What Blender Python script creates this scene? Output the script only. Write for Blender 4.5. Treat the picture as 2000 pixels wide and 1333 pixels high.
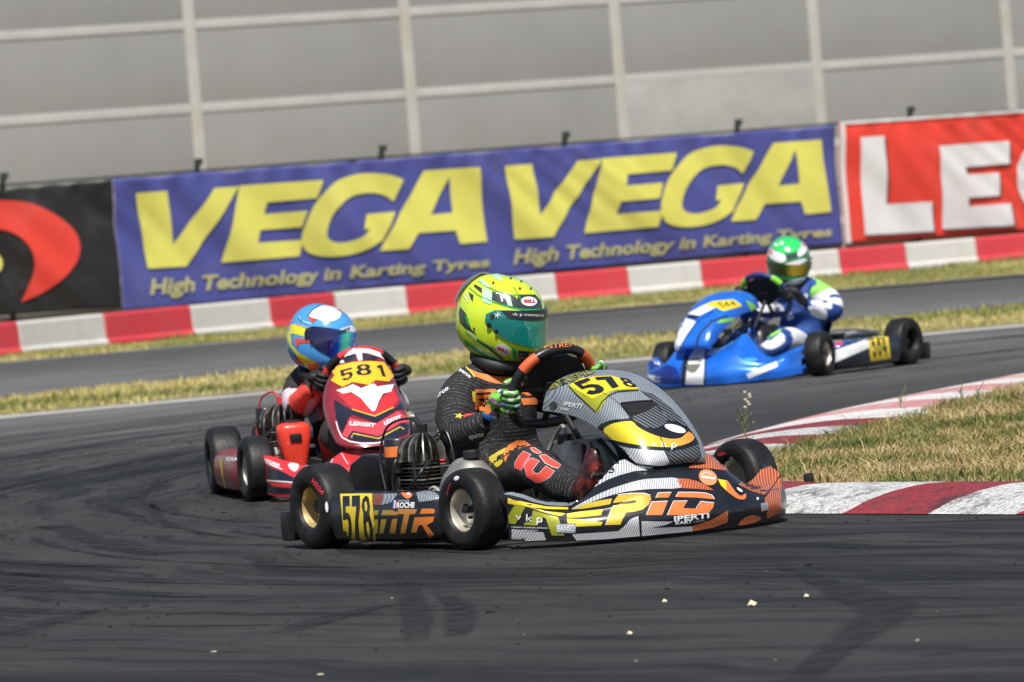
import bpy, bmesh, math, random
import numpy as np
from mathutils import Vector, Matrix, Euler, geometry
from mathutils.bvhtree import BVHTree
random.seed(7); RNG = np.random.default_rng(7)
for o in list(bpy.data.objects): bpy.data.objects.remove(o)
SC = bpy.context.scene; COL = SC.collection

# ------------------------------------------------------------ camera
FPX, CAMH, ROLL = 11100.0, 1.013, math.atan(.082)
CR, SR = math.cos(ROLL), math.sin(ROLL)
PITCH = math.atan(231.0/FPX); CP, SP = math.cos(PITCH), math.sin(PITCH)
cam = bpy.data.cameras.new('camera'); camo = bpy.data.objects.new('camera', cam); COL.objects.link(camo)
cam.sensor_width = 36.0; cam.lens = 36.0*FPX/2000.0; cam.clip_start = .5; cam.clip_end = 2000
cx, cy, cz = Vector((CR, -SP*SR, -CP*SR)), Vector((SR, CR*SP, CR*CP)), Vector((0, -CP, SP))
camo.matrix_world = Matrix(((cx.x, cy.x, cz.x, 0), (cx.y, cy.y, cz.y, 0), (cx.z, cy.z, cz.z, CAMH), (0, 0, 0, 1)))
cam.dof.use_dof = True; cam.dof.focus_distance = 17.9; cam.dof.aperture_fstop = 9.0
SC.camera = camo
# ------------------------------------------------------------ sky, sun, exposure
SUN_EL, SUN_AZ = math.radians(57), math.radians(181)      # azimuth measured from +Y towards +X
w = bpy.data.worlds.new('World'); SC.world = w; w.use_nodes = True
nt = w.node_tree; nt.nodes.clear()
sky = nt.nodes.new('ShaderNodeTexSky'); sky.sky_type = 'NISHITA'; sky.sun_disc = False
sky.sun_elevation = SUN_EL; sky.sun_rotation = SUN_AZ; sky.dust_density = 1.5; sky.air_density = 1.0; sky.ozone_density = 1.0
bg = nt.nodes.new('ShaderNodeBackground'); bg.inputs[1].default_value = .075
wo = nt.nodes.new('ShaderNodeOutputWorld'); nt.links.new(sky.outputs[0], bg.inputs[0]); nt.links.new(bg.outputs[0], wo.inputs[0])
sl = bpy.data.lights.new('sun', 'SUN'); sl.energy = 4.8; sl.angle = math.radians(.6); sl.color = (1, .955, .89)
so = bpy.data.objects.new('sun', sl); COL.objects.link(so)
sd = Vector((math.sin(SUN_AZ)*math.cos(SUN_EL), math.cos(SUN_AZ)*math.cos(SUN_EL), math.sin(SUN_EL)))
so.rotation_euler = sd.to_track_quat('Z', 'Y').to_euler(); so.location = (0, 10, 20)
SC.view_settings.view_transform = 'Standard'; SC.view_settings.look = 'None'
SC.view_settings.exposure = 0.24; SC.view_settings.gamma = 1.0
SC.render.engine = 'CYCLES'

# ------------------------------------------------------------ measuring: photograph bearings to places
EYE = Vector((0, 0, CAMH))
def ray(px, py):
    dx, dy = px-1000, py-666.5
    u = dx*CR-dy*SR; v = dx*SR+dy*CR
    return Vector((u/FPX, CP-v*SP/FPX, -SP-v*CP/FPX))
def at_z(px, py, z=0.0):
    r = ray(px, py); return EYE+r*((z-CAMH)/r.z)
def on_line(px, py, P, Q):                                # vertical plane through ground points P, Q
    r = ray(px, py); n = Vector((-(Q[1]-P[1]), Q[0]-P[0], 0))
    t = (Vector((P[0], P[1], 0))-EYE).dot(n)/r.dot(n); return EYE+r*t

# ------------------------------------------------------------ object helpers
def tag(o, label=None, cat=None, group=None, kind=None):
    if label: o['label'] = label
    if cat: o['category'] = cat
    if group: o['group'] = group
    if kind: o['kind'] = kind
    return o
def empty(name, M=None):
    o = bpy.data.objects.new(name, None); COL.objects.link(o); o.empty_display_size = .1
    if M is not None: o.matrix_basis = M
    return o
def link_mesh(name, me, parent=None, M=None):
    o = bpy.data.objects.new(name, me); COL.objects.link(o)
    if parent: o.parent = parent
    if M is not None: o.matrix_basis = M
    return o
def mk(name, v, f, m, parent=None, M=None, smooth=True, sharp=None):
    me = bpy.data.meshes.new(name); me.from_pydata([tuple(p) for p in v], [], f); me.update()
    if m: me.materials.append(m)
    if smooth: me.shade_smooth()
    if smooth and sharp: me.set_sharp_from_angle(angle=math.radians(sharp))
    return link_mesh(name, me, parent, M)
def mw(o):
    M = o.matrix_basis.copy()
    while o.parent: o = o.parent; M = o.matrix_basis @ M
    return M
class MB:
    def __init__(s): s.v = []; s.f = []
    def add(s, v, f, M=None):
        k = len(s.v); s.v += [(M @ Vector(p)) if M is not None else Vector(p) for p in v]
        s.f += [tuple(i+k for i in q) for q in f]; return s
    def box(s, c, d, M=None, bev=0.0, R=None):
        hx, hy, hz = d[0]/2, d[1]/2, d[2]/2; b = min(bev, hx*.9, hy*.9, hz*.9)
        bm = bmesh.new(); bmesh.ops.create_cube(bm, size=1.0)
        for q in bm.verts: q.co = Vector((q.co.x*d[0], q.co.y*d[1], q.co.z*d[2]))
        if b > 0: bmesh.ops.bevel(bm, geom=list(bm.edges), offset=b, segments=2, affect='EDGES', profile=.7)
        v = []
        for q in bm.verts:
            p = q.co.copy()
            if R is not None: p = R @ p
            v.append(p+Vector(c))
        bm.verts.index_update(); f = [tuple(q.index for q in fa.verts) for fa in bm.faces]; bm.free()
        return s.add(v, f, M)
    def tube(s, pts, r, n=10, M=None, cap=True, closed=False):
        pts = [Vector(p) for p in pts]; rr = r if isinstance(r, (list, tuple)) else [r]*len(pts)
        v = []; f = []; up = None; m = len(pts)
        for i, p in enumerate(pts):
            if closed: t = (pts[(i+1) % m]-pts[i-1])
            else: t = pts[min(i+1, m-1)]-pts[max(i-1, 0)]
            t.normalize()
            if up is None: up = Vector((0, 0, 1)) if abs(t.z) < .9 else Vector((1, 0, 0))
            a = (up-t*up.dot(t)).normalized(); b = t.cross(a); up = a
            for k in range(n):
                q = 2*math.pi*k/n; v.append(p+(a*math.cos(q)+b*math.sin(q))*rr[i])
        for i in range(m if closed else m-1):
            for k in range(n): f.append((i*n+k, i*n+(k+1) % n, ((i+1) % m)*n+(k+1) % n, ((i+1) % m)*n+k))
        if cap and not closed: f.append(tuple(range(n))[::-1]); f.append(tuple(range((m-1)*n, m*n)))
        return s.add(v, f, M)
    def lathe(s, prof, n=32, M=None):                     # prof (r, y): revolved about local y
        v = []; f = []
        for k in range(n):
            a = 2*math.pi*k/n
            for r, y in prof: v.append((r*math.cos(a), y, r*math.sin(a)))
        m = len(prof)
        for k in range(n):
            for i in range(m-1): f.append((k*m+i, k*m+i+1, ((k+1) % n)*m+i+1, ((k+1) % n)*m+i))
        return s.add(v, f, M)
    def prism(s, poly, h, M=None):                        # poly in (x,z), extruded along y by +-h/2
        n = len(poly); v = [(x, -h/2, z) for x, z in poly]+[(x, h/2, z) for x, z in poly]
        f = [tuple(range(n)), tuple(range(n, 2*n))[::-1]]+[(i, i+n, (i+1) % n+n, (i+1) % n) for i in range(n)]
        return s.add(v, f, M)
    def build(s, name, m, parent=None, M=None, smooth=True, sharp=35): return mk(name, s.v, s.f, m, parent, M, smooth, sharp)
def crom(P, n, closed=False):
    P = [Vector(p) for p in P]; m = len(P); out = []
    for i in range(m if closed else m-1):
        if closed: a, b, c, d = P[i-1], P[i], P[(i+1) % m], P[(i+2) % m]
        else:
            b, c = P[i], P[i+1]; a = P[i-1] if i else b*2-c; d = P[i+2] if i+2 < m else c*2-b
        for k in range(n):
            t = k/n; out.append(.5*((2*b)+(c-a)*t+(2*a-5*b+4*c-d)*t*t+(3*b-a-3*c+d)*t**3))
    if not closed: out.append(P[-1])
    return out
def loft(rows, nu=5, nv=5):
    R = [crom(r, nu) for r in rows]; cols = [crom([R[i][j] for i in range(len(R))], nv) for j in range(len(R[0]))]
    return [[cols[j][i] for j in range(len(cols))] for i in range(len(cols[0]))]
def shell(G, th, flip=False):                             # a grid of points given a real thickness
    m, n = len(G), len(G[0]); N = []
    for i in range(m):
        for j in range(n):
            a = G[min(i+1, m-1)][j]-G[max(i-1, 0)][j]; b = G[i][min(j+1, n-1)]-G[i][max(j-1, 0)]
            c = a.cross(b); c = c.normalized() if c.length > 1e-9 else Vector((0, 0, 1)); N.append(-c if flip else c)
    v = [p for r in G for p in r]; k = len(v); v2 = v+[p-N[i]*th for i, p in enumerate(v)]
    f = []
    for i in range(m-1):
        for j in range(n-1):
            q = (i*n+j, (i+1)*n+j, (i+1)*n+j+1, i*n+j+1)
            if flip: q = q[::-1]
            f.append(q); f.append(tuple(x+k for x in q[::-1]))
    B = [i*n for i in range(m)]+[(m-1)*n+j for j in range(1, n)]+[i*n+n-1 for i in range(m-2, -1, -1)]+[j for j in range(n-2, 0, -1)]
    for a, b in zip(B, B[1:]+B[:1]): f.append((a, a+k, b+k, b) if flip else (b, b+k, a+k, a))
    return v2, f
def bake(o):
    bpy.context.view_layer.update(); dg = bpy.context.evaluated_depsgraph_get()
    me = bpy.data.meshes.new_from_object(o.evaluated_get(dg)); o.modifiers.clear(); o.data = me; me.shade_smooth(); return o
def skinned(name, verts, edges, radii, m, parent=None, M=None, sub=2, root=0):
    me = bpy.data.meshes.new(name); me.from_pydata([tuple(v) for v in verts], edges, []); me.update()
    o = link_mesh(name, me, parent, M)
    sk = o.modifiers.new('skin', 'SKIN'); sk.use_smooth_shade = True
    for i, r in enumerate(radii):
        s = me.skin_vertices[0].data[i]; s.radius = r if isinstance(r, tuple) else (r, r); s.use_root = (i == root)
    sb = o.modifiers.new('sub', 'SUBSURF'); sb.levels = sub; sb.render_levels = sub
    bake(o); o.data.materials.clear(); o.data.materials.append(m); return o

# ------------------------------------------------------------ printed graphics laid on panels
_BV = {}
def bvh(o):
    if o.name not in _BV:
        M = mw(o); _BV[o.name] = BVHTree.FromPolygons([M @ v.co for v in o.data.vertices], [tuple(p.vertices) for p in o.data.polygons])
    return _BV[o.name]
def smooth_loop(L, n=4): return [(p.x, p.y) for p in crom([(x, y, 0) for x, y in L], n, True)]
def ell(cx, cy, rx, ry, rot=0, n=20):
    c, s = math.cos(math.radians(rot)), math.sin(math.radians(rot)); out = []
    for k in range(n):
        a = 2*math.pi*k/n; x, y = rx*math.cos(a), ry*math.sin(a); out.append((cx+x*c-y*s, cy+x*s+y*c))
    return out
def strip(L, w):
    out1 = []; out2 = []
    for i, p in enumerate(L):
        a = L[max(i-1, 0)]; b = L[min(i+1, len(L)-1)]; dx, dy = b[0]-a[0], b[1]-a[1]; l = math.hypot(dx, dy) or 1
        out1.append((p[0]-dy/l*w/2, p[1]+dx/l*w/2)); out2.append((p[0]+dy/l*w/2, p[1]-dx/l*w/2))
    return out1+out2[::-1]
_TX = {}
def text_tris(s, bold=.0, space=1.0):
    key = (s, bold, space)
    if key not in _TX:
        c = bpy.data.curves.new('t', 'FONT'); c.body = s; c.offset = bold; c.resolution_u = 3; c.space_character = space
        o = bpy.data.objects.new('t', c); COL.objects.link(o); bpy.context.view_layer.update()
        me = o.to_mesh(); me.calc_loop_triangles()
        V = [(v.co.x, v.co.y) for v in me.vertices]; T = [tuple(t.vertices) for t in me.loop_triangles]
        o.to_mesh_clear(); bpy.data.objects.remove(o); bpy.data.curves.remove(c)
        x0 = min(v[0] for v in V); x1 = max(v[0] for v in V); y0 = min(v[1] for v in V); y1 = max(v[1] for v in V)
        _TX[key] = ([((x-x0)/(x1-x0), (y1-y)/(y1-y0)) for x, y in V], T)
    return _TX[key]
def text_in(s, q, bold=0.0, space=1.0):                   # q: TL, TR, BR, BL
    V, T = text_tris(s, bold, space)
    def mp(a, b):
        return tuple((q[0][i]*(1-a)+q[1][i]*a)*(1-b)+(q[3][i]*(1-a)+q[2][i]*a)*b for i in (0, 1))
    return [mp(*v) for v in V], T
def flat_mesh(shapes, grid):
    """shapes: loops, (outer, hole...) tuples-of-loops marked by 'H', or text (V,T); cut on a grid so it can bend"""
    bm = bmesh.new()
    for sh in shapes:
        if isinstance(sh, tuple) and len(sh) == 2 and len(sh[1]) and isinstance(sh[1][0], tuple) and len(sh[1][0]) == 3 and isinstance(sh[1][0][0], int): V, T = sh
        else:
            loops = sh[1:] if sh[0] == 'H' else [sh]
            V = [p for l in loops for p in l]
            T = geometry.tessellate_polygon([[Vector((x, y, 0)) for x, y in l] for l in loops])
        bv = [bm.verts.new((x, y, 0)) for x, y in V]
        for t in T:
            if len(set(t)) == 3:
                try: bm.faces.new([bv[i] for i in t])
                except ValueError: pass
    if bm.verts:
        for ax in (0, 1):
            lo = min(v.co[ax] for v in bm.verts); hi = max(v.co[ax] for v in bm.verts); n = [0, 0, 0]; n[ax] = 1; c = lo+grid*.97
            while c < hi:
                p = [0, 0, 0]; p[ax] = c
                bmesh.ops.bisect_plane(bm, geom=bm.verts[:]+bm.edges[:]+bm.faces[:], dist=1e-5, plane_co=p, plane_no=n); c += grid
    bm.verts.index_update()
    V = [(v.co.x, v.co.y) for v in bm.verts]; Fc = [tuple(v.index for v in f.verts) for f in bm.faces]; bm.free()
    return V, Fc
def Z(s, ox, oy):                                         # sheet coordinates -> bearings
    def f(shapes):
        out = []
        for sh in shapes:
            if sh[0] == 'H': out.append(('H',)+tuple([(x/s+ox, y/s+oy) for x, y in l] for l in sh[1:]))
            elif isinstance(sh, tuple): out.append(([(x/s+ox, y/s+oy) for x, y in sh[0]], sh[1]))
            else: out.append([(x/s+ox, y/s+oy) for x, y in sh])
        return out
    return f
def stick(host, name, m, shapes, layer=0, grid=5, off=.0013, thick=0.0, mirror=False, label=None, parent=None):
    V, Fc = flat_mesh(shapes, grid); B = bvh(host); hits = []; NN = []
    for x, y in V:
        d = ray(x, y).normalized(); p, n, i, t = B.ray_cast(EYE, d)
        if p is None: hits.append(None); NN.append(None); continue
        if n.dot(d) > 0: n = -n
        hits.append(p+n*(off+layer*.0008)); NN.append(n)
    fix = {}
    for f in Fc:                                          # carry a print round the panel's edge instead of tearing it
        good = [i for i in f if hits[i] is not None]
        if good and len(good) < len(f):
            for i in f:
                if hits[i] is None and i not in fix:
                    dd = (hits[good[0]]-EYE).length; p, n, ii, t = B.find_nearest(EYE+ray(*V[i]).normalized()*dd, .03)
                    if p is not None: fix[i] = (p+n*(off+layer*.0008), n)
    for i, (p, n) in fix.items(): hits[i] = p; NN[i] = n
    fs = []
    for f in Fc:
        if any(hits[i] is None for i in f): continue
        ps = [hits[i] for i in f]; dm = max((ps[a]-ps[a-1]).length for a in range(len(ps)))
        if dm > .09*max(1, grid/8): continue
        fs.append(f)
    if not fs: print('EMPTY DECAL', name, host.name); return None
    used = sorted({i for f in fs for i in f}); ix = {a: b for b, a in enumerate(used)}
    Mi = mw(host).inverted(); v = [Mi @ hits[i] for i in used]; nn = [(Mi.to_3x3() @ NN[i]).normalized() for i in used]
    f = [tuple(ix[i] for i in q) for q in fs]
    # face the viewer
    c = sum(((v[q[1]]-v[q[0]]).cross(v[q[2]]-v[q[0]]).dot(nn[q[0]]) for q in f))
    if c < 0: f = [q[::-1] for q in f]
    if thick:
        k = len(v); from collections import Counter
        ec = Counter()
        for q in f:
            for a, b in zip(q, q[1:]+q[:1]): ec[(a, b)] += 1
        f2 = list(f)
        for (a, b) in list(ec):
            if (b, a) not in ec: f2.append((a, a+k, b+k, b))
        v = v+[p-n*thick for p, n in zip(v, nn)]; f = f2
    if mirror:
        k = len(v); v = v+[Vector((p.x, -p.y, p.z))*.998 for p in v]; f = f+[tuple(i+k for i in q)[::-1] for q in f]
    return split_mk(name, v, f, m, host if parent is None else parent, label)
def split_mk(name, v, f, m, par, label=None, limit=40):   # every separate letter or shape is its own piece
    comp = list(range(len(v)))
    def fd(a):
        while comp[a] != a: comp[a] = comp[comp[a]]; a = comp[a]
        return a
    for q in f:
        r = fd(q[0])
        for a in q[1:]:
            b = fd(a)
            if b != r: comp[b] = r
    gr = {}
    for q in f: gr.setdefault(fd(q[0]), []).append(q)
    if len(gr) > limit: o = mk(name, v, f, m, par, None, True, 50); o['kind'] = 'stuff'; return o
    big = max(sum((v[q[1]]-v[q[0]]).cross(v[q[2]]-v[q[0]]).length for q in g) for g in gr.values())
    o = None
    for g in gr.values():
        us = sorted({i for q in g for i in q}); ix = {a: b for b, a in enumerate(us)}
        if len(gr) > 1 and sum((v[q[1]]-v[q[0]]).cross(v[q[2]]-v[q[0]]).length for q in g) < big*.01: continue
        o = mk(name, [v[i] for i in us], [tuple(ix[i] for i in q) for q in g], m, par, None, True, 50)
        if label: o['label'] = label
    return o
_DG = {'5': [[(.05, 0), (.95, 0), (.95, .17), (.32, .17), (.30, .36), (.55, .33), (.85, .40), (.98, .58), (.98, .75), (.85, .93), (.5, 1), (.15, .94), (0, .76), (.27, .72), (.38, .82), (.55, .83), (.68, .74), (.69, .60), (.58, .50), (.40, .50), (.28, .57), (.04, .54)]],
       '7': [[(0, 0), (1, 0), (1, .15), (.74, .45), (.60, 1), (.26, 1), (.40, .55), (.66, .18), (0, .18)]],
       '1': [[(.18, .16), (.55, 0), (.80, 0), (.80, 1), (.42, 1), (.42, .26), (.18, .34)]],
       '8': [[(.5, 0), (.8, .04), (.94, .16), (.94, .34), (.82, .46), (.97, .58), (1, .74), (.9, .92), (.5, 1), (.1, .92), (0, .74), (.03, .58), (.18, .46), (.06, .34), (.06, .16), (.2, .04)], [(.5, .13), (.65, .18), (.67, .32), (.5, .40), (.33, .32), (.35, .18)], [(.5, .53), (.69, .60), (.70, .76), (.5, .86), (.30, .76), (.31, .60)]],
       '6': [[(.72, 0), (.98, 0), (.60, .30), (.75, .34), (.95, .48), (1, .68), (.9, .90), (.5, 1), (.1, .90), (0, .68), (.08, .44), (.35, .15)], [(.5, .50), (.68, .60), (.67, .76), (.5, .85), (.33, .76), (.32, .60)]],
       '4': [[(.50, 0), (.82, 0), (.82, .62), (1, .62), (1, .80), (.82, .80), (.82, 1), (.50, 1), (.50, .80), (0, .80), (0, .60)], [(.50, .30), (.50, .62), (.22, .62)]]}
def digit(ch, q):
    def mp(a, b): return tuple((q[0][i]*(1-a)+q[1][i]*a)*(1-b)+(q[3][i]*(1-a)+q[2][i]*a)*b for i in (0, 1))
    L = [[mp(*p) for p in l] for l in _DG[ch]]
    return L[0] if len(L) == 1 else ('H',)+tuple(L)
def number(st, q, gap=.05):
    n = len(st); out = []
    mp = lambda a, b: tuple((q[0][i]*(1-a)+q[1][i]*a)*(1-b)+(q[3][i]*(1-a)+q[2][i]*a)*b for i in (0, 1))
    for k, ch in enumerate(st): a, b = k/n+gap/2, (k+1)/n-gap/2; out.append(digit(ch, [mp(a, 0), mp(b, 0), mp(b, 1), mp(a, 1)]))
    return out
# ------------------------------------------------------------ materials
def nodes(m): m.use_nodes = True; return m.node_tree, m.node_tree.nodes['Principled BSDF']
def mat(name, c, rough=.5, metal=0.0, coat=0.0, var=.0, vs=12, bump=0.0, bs=60, spec=.5, dirt=None, ds=6, da=.5):
    m = bpy.data.materials.new(name); t, b = nodes(m); N, L = t.nodes, t.links
    b.inputs['Base Color'].default_value = (*c, 1); b.inputs['Roughness'].default_value = rough; b.inputs['Metallic'].default_value = metal
    b.inputs['Coat Weight'].default_value = coat; b.inputs['Coat Roughness'].default_value = .08; b.inputs['Specular IOR Level'].default_value = spec
    tc = N.new('ShaderNodeTexCoord'); src = None
    if var:
        n = N.new('ShaderNodeTexNoise'); n.inputs['Scale'].default_value = vs; n.inputs['Detail'].default_value = 6; L.new(tc.outputs['Object'], n.inputs['Vector'])
        mx = N.new('ShaderNodeMix'); mx.data_type = 'RGBA'; mx.blend_type = 'MULTIPLY'; mx.inputs[0].default_value = 1
        mp = N.new('ShaderNodeMapRange'); mp.inputs[1].default_value = .3; mp.inputs[2].default_value = .7; mp.inputs[3].default_value = 1-var; mp.inputs[4].default_value = 1+var
        L.new(n.outputs[0], mp.inputs[0]); mx.inputs[6].default_value = (*c, 1); L.new(mp.outputs[0], mx.inputs[7]); src = mx.outputs[2]
        r = N.new('ShaderNodeMapRange'); r.inputs[3].default_value = max(0, rough-.08); r.inputs[4].default_value = min(1, rough+.12)
        L.new(n.outputs[0], r.inputs[0]); L.new(r.outputs[0], b.inputs['Roughness'])
    if dirt:
        n = N.new('ShaderNodeTexNoise'); n.inputs['Scale'].default_value = ds; n.inputs['Detail'].default_value = 10; n.inputs['Roughness'].default_value = .7; L.new(tc.outputs['Object'], n.inputs['Vector'])
        rp = N.new('ShaderNodeMapRange'); rp.inputs[1].default_value = .5; rp.inputs[2].default_value = .75; rp.inputs[4].default_value = da; L.new(n.outputs[0], rp.inputs[0])
        mx = N.new('ShaderNodeMix'); mx.data_type = 'RGBA'; L.new(rp.outputs[0], mx.inputs[0])
        if src: L.new(src, mx.inputs[6])
        else: mx.inputs[6].default_value = (*c, 1)
        mx.inputs[7].default_value = (*dirt, 1); src = mx.outputs[2]
    if src: L.new(src, b.inputs['Base Color'])
    if bump:
        n = N.new('ShaderNodeTexNoise'); n.inputs['Scale'].default_value = bs; n.inputs['Detail'].default_value = 5; L.new(tc.outputs['Object'], n.inputs['Vector'])
        bp = N.new('ShaderNodeBump'); bp.inputs['Strength'].default_value = bump; bp.inputs['Distance'].default_value = .01; L.new(n.outputs[0], bp.inputs['Height']); L.new(bp.outputs[0], b.inputs['Normal'])
    return m
def twill(name, c1, c2, pitch=.0125, d=(.25, .85, -.45), metal=.35, rough=.35, coat=.5):
    m = bpy.data.materials.new(name); t, b = nodes(m); N, L = t.nodes, t.links
    tc = N.new('ShaderNodeTexCoord'); dv = Vector(d).normalized()*(2*math.pi/pitch); dt = N.new('ShaderNodeVectorMath'); dt.operation = 'DOT_PRODUCT'; dt.inputs[1].default_value = dv
    L.new(tc.outputs['Object'], dt.inputs[0]); sn = N.new('ShaderNodeMath'); sn.operation = 'SINE'; L.new(dt.outputs['Value'], sn.inputs[0])
    q0 = N.new('ShaderNodeMapRange'); q0.inputs[1].default_value = -.6; q0.inputs[2].default_value = .6; L.new(sn.outputs[0], q0.inputs[0])
    cr = N.new('ShaderNodeMix'); cr.data_type = 'RGBA'; cr.inputs[6].default_value = (*c1, 1); cr.inputs[7].default_value = (*c2, 1); L.new(q0.outputs[0], cr.inputs[0])
    n = N.new('ShaderNodeTexNoise'); n.inputs['Scale'].default_value = 9; n.inputs['Detail'].default_value = 8; L.new(tc.outputs['Object'], n.inputs['Vector'])
    q = N.new('ShaderNodeMapRange'); q.inputs[3].default_value = .75; q.inputs[4].default_value = 1.2; L.new(n.outputs[0], q.inputs[0])
    mx = N.new('ShaderNodeMix'); mx.data_type = 'RGBA'; mx.blend_type = 'MULTIPLY'; mx.inputs[0].default_value = 1; L.new(cr.outputs[2], mx.inputs[6]); L.new(q.outputs[0], mx.inputs[7])
    L.new(mx.outputs[2], b.inputs['Base Color']); b.inputs['Metallic'].default_value = metal; b.inputs['Roughness'].default_value = rough; b.inputs['Coat Weight'].default_value = coat; b.inputs['Coat Roughness'].default_value = .1
    return m
def gradient(name, c1, c2, axis, a, bb, rough=.35, metal=.25, coat=.5):   # printed colour fade across a panel, in kart coordinates
    m = bpy.data.materials.new(name); t, b = nodes(m); N, L = t.nodes, t.links
    tc = N.new('ShaderNodeTexCoord'); sx = N.new('ShaderNodeSeparateXYZ'); L.new(tc.outputs['Object'], sx.inputs[0])
    q = N.new('ShaderNodeMapRange'); q.inputs[1].default_value = a; q.inputs[2].default_value = bb; L.new(sx.outputs[axis], q.inputs[0])
    cr = N.new('ShaderNodeValToRGB'); cr.color_ramp.elements[0].color = (*c1, 1); cr.color_ramp.elements[1].color = (*c2, 1); L.new(q.outputs[0], cr.inputs[0])
    L.new(cr.outputs[0], b.inputs['Base Color']); b.inputs['Roughness'].default_value = rough; b.inputs['Metallic'].default_value = metal; b.inputs['Coat Weight'].default_value = coat
    return m
PI = math.pi
RUB = mat('tyre_rubber', (.010, .010, .0105), .5, bump=.18, bs=70, var=.3, vs=18, spec=.35, dirt=(.055, .05, .045), ds=16, da=.6)
BLK = mat('black_plastic', (.012, .012, .014), .38, coat=.1, var=.25, dirt=(.06, .055, .05), ds=14, da=.25)
BLKG = mat('black_gloss_print', (.01, .012, .016), .28, coat=.5, var=.2, dirt=(.06, .055, .05), ds=14, da=.16)
DARKMET = mat('dark_metal', (.05, .05, .052), .38, .85, var=.3, bump=.1)
CHROME = mat('polished_metal', (.55, .55, .56), .22, 1, var=.15)
GOLD = mat('gold_magnesium', (.62, .48, .22), .4, .5, var=.2, dirt=(.05, .045, .04), ds=20, da=.6)
GREYMET = mat('grey_magnesium', (.60, .56, .47), .38, .55, var=.2, dirt=(.05, .045, .04), ds=20, da=.6)
FIN = mat('engine_fin', (.07, .066, .06), .42, .7, var=.4, vs=40)
FINEDGE = mat('fin_alloy', (.42, .40, .37), .4, .8, var=.3, vs=40)
SEATM = mat('seat_fibreglass', (.30, .30, .29), .4, .25, coat=.3, var=.25, vs=20)
ALU = mat('cast_alloy', (.36, .35, .33), .42, .6, var=.25, vs=25, bump=.1, dirt=(.1, .09, .06), da=.5)
TWS = twill('silver_twill_print', (.15, .17, .195), (.36, .40, .44), .0058, metal=.2, rough=.3)
TWW = twill('bright_twill_print', (.42, .44, .47), (.88, .89, .90), .0068)
TWD = twill('dark_twill_print', (.012, .012, .014), (.20, .21, .22), .0095, (.2, .6, .8))
TWO = twill('orange_twill_print', (.26, .06, .025), (.72, .20, .075), .0085, (.3, .8, -.5), metal=.1)
TWB = twill('brown_twill_print', (.10, .03, .015), (.35, .11, .05), .0045, (.9, 0, .3), metal=.1)
YEL = mat('yellow_print', (.82, .60, .02), .35, coat=.4, var=.06, dirt=(.3, .2, .03), ds=20, da=.25)
LIM = mat('lime_print', (.36, .38, .025), .35, .2, coat=.4, var=.12)
ORG = mat('orange_print', (.80, .20, .05), .32, coat=.4, var=.1)
ORL = mat('light_orange_print', (.85, .28, .12), .35, coat=.3)
WHT = mat('white_print', (.78, .79, .80), .32, coat=.4, var=.06)
GRYP = mat('grey_print', (.30, .33, .38), .35, coat=.3)
REDP = mat('red_print', (.62, .03, .035), .3, coat=.5, var=.12, dirt=(.1, .03, .03), ds=10, da=.3)
REDB = mat('bright_red_plastic', (.80, .055, .03), .35, coat=.3, var=.08)
CRIM = mat('crimson_print', (.24, .02, .03), .3, coat=.4, var=.2)
NAVY = mat('navy_print', (.013, .017, .032), .3, coat=.5, var=.2)
BLUP = mat('blue_print', (.015, .16, .74), .22, .25, coat=.8, var=.25, vs=7)
BLUD = mat('dark_blue_print', (.01, .03, .20), .3, .1, coat=.5, var=.25)
LGRN = mat('light_green_print', (.22, .58, .04), .35, coat=.4)
FADE1 = gradient('yellow_orange_fade', (.88, .70, .03), (.80, .26, .07), 1, -.14, .12)
FADE2 = gradient('lettering_fade', (.72, .58, .04), (.80, .20, .06), 1, -.32, -.05)
FADE3 = gradient('side_lettering_fade', (.30, .34, .03), (.68, .16, .03), 0, .35, .78, metal=.1)
RTXT = mat('tyre_red_print', (.62, .03, .05), .5)
# ------------------------------------------------------------ ground and asphalt
def sheet(name, pts, z, m):
    return tag(mk(name, [(x, y, z) for x, y in pts], [tuple(range(len(pts)))], m, smooth=False), kind='structure')
SOIL = mat('dry_soil', (.15, .12, .07), .95, var=.35, vs=3, bump=.4, bs=20)
sheet('ground', [(-300, -60), (300, -60), (300, 700), (-300, 700)], -.03, SOIL)

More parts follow.
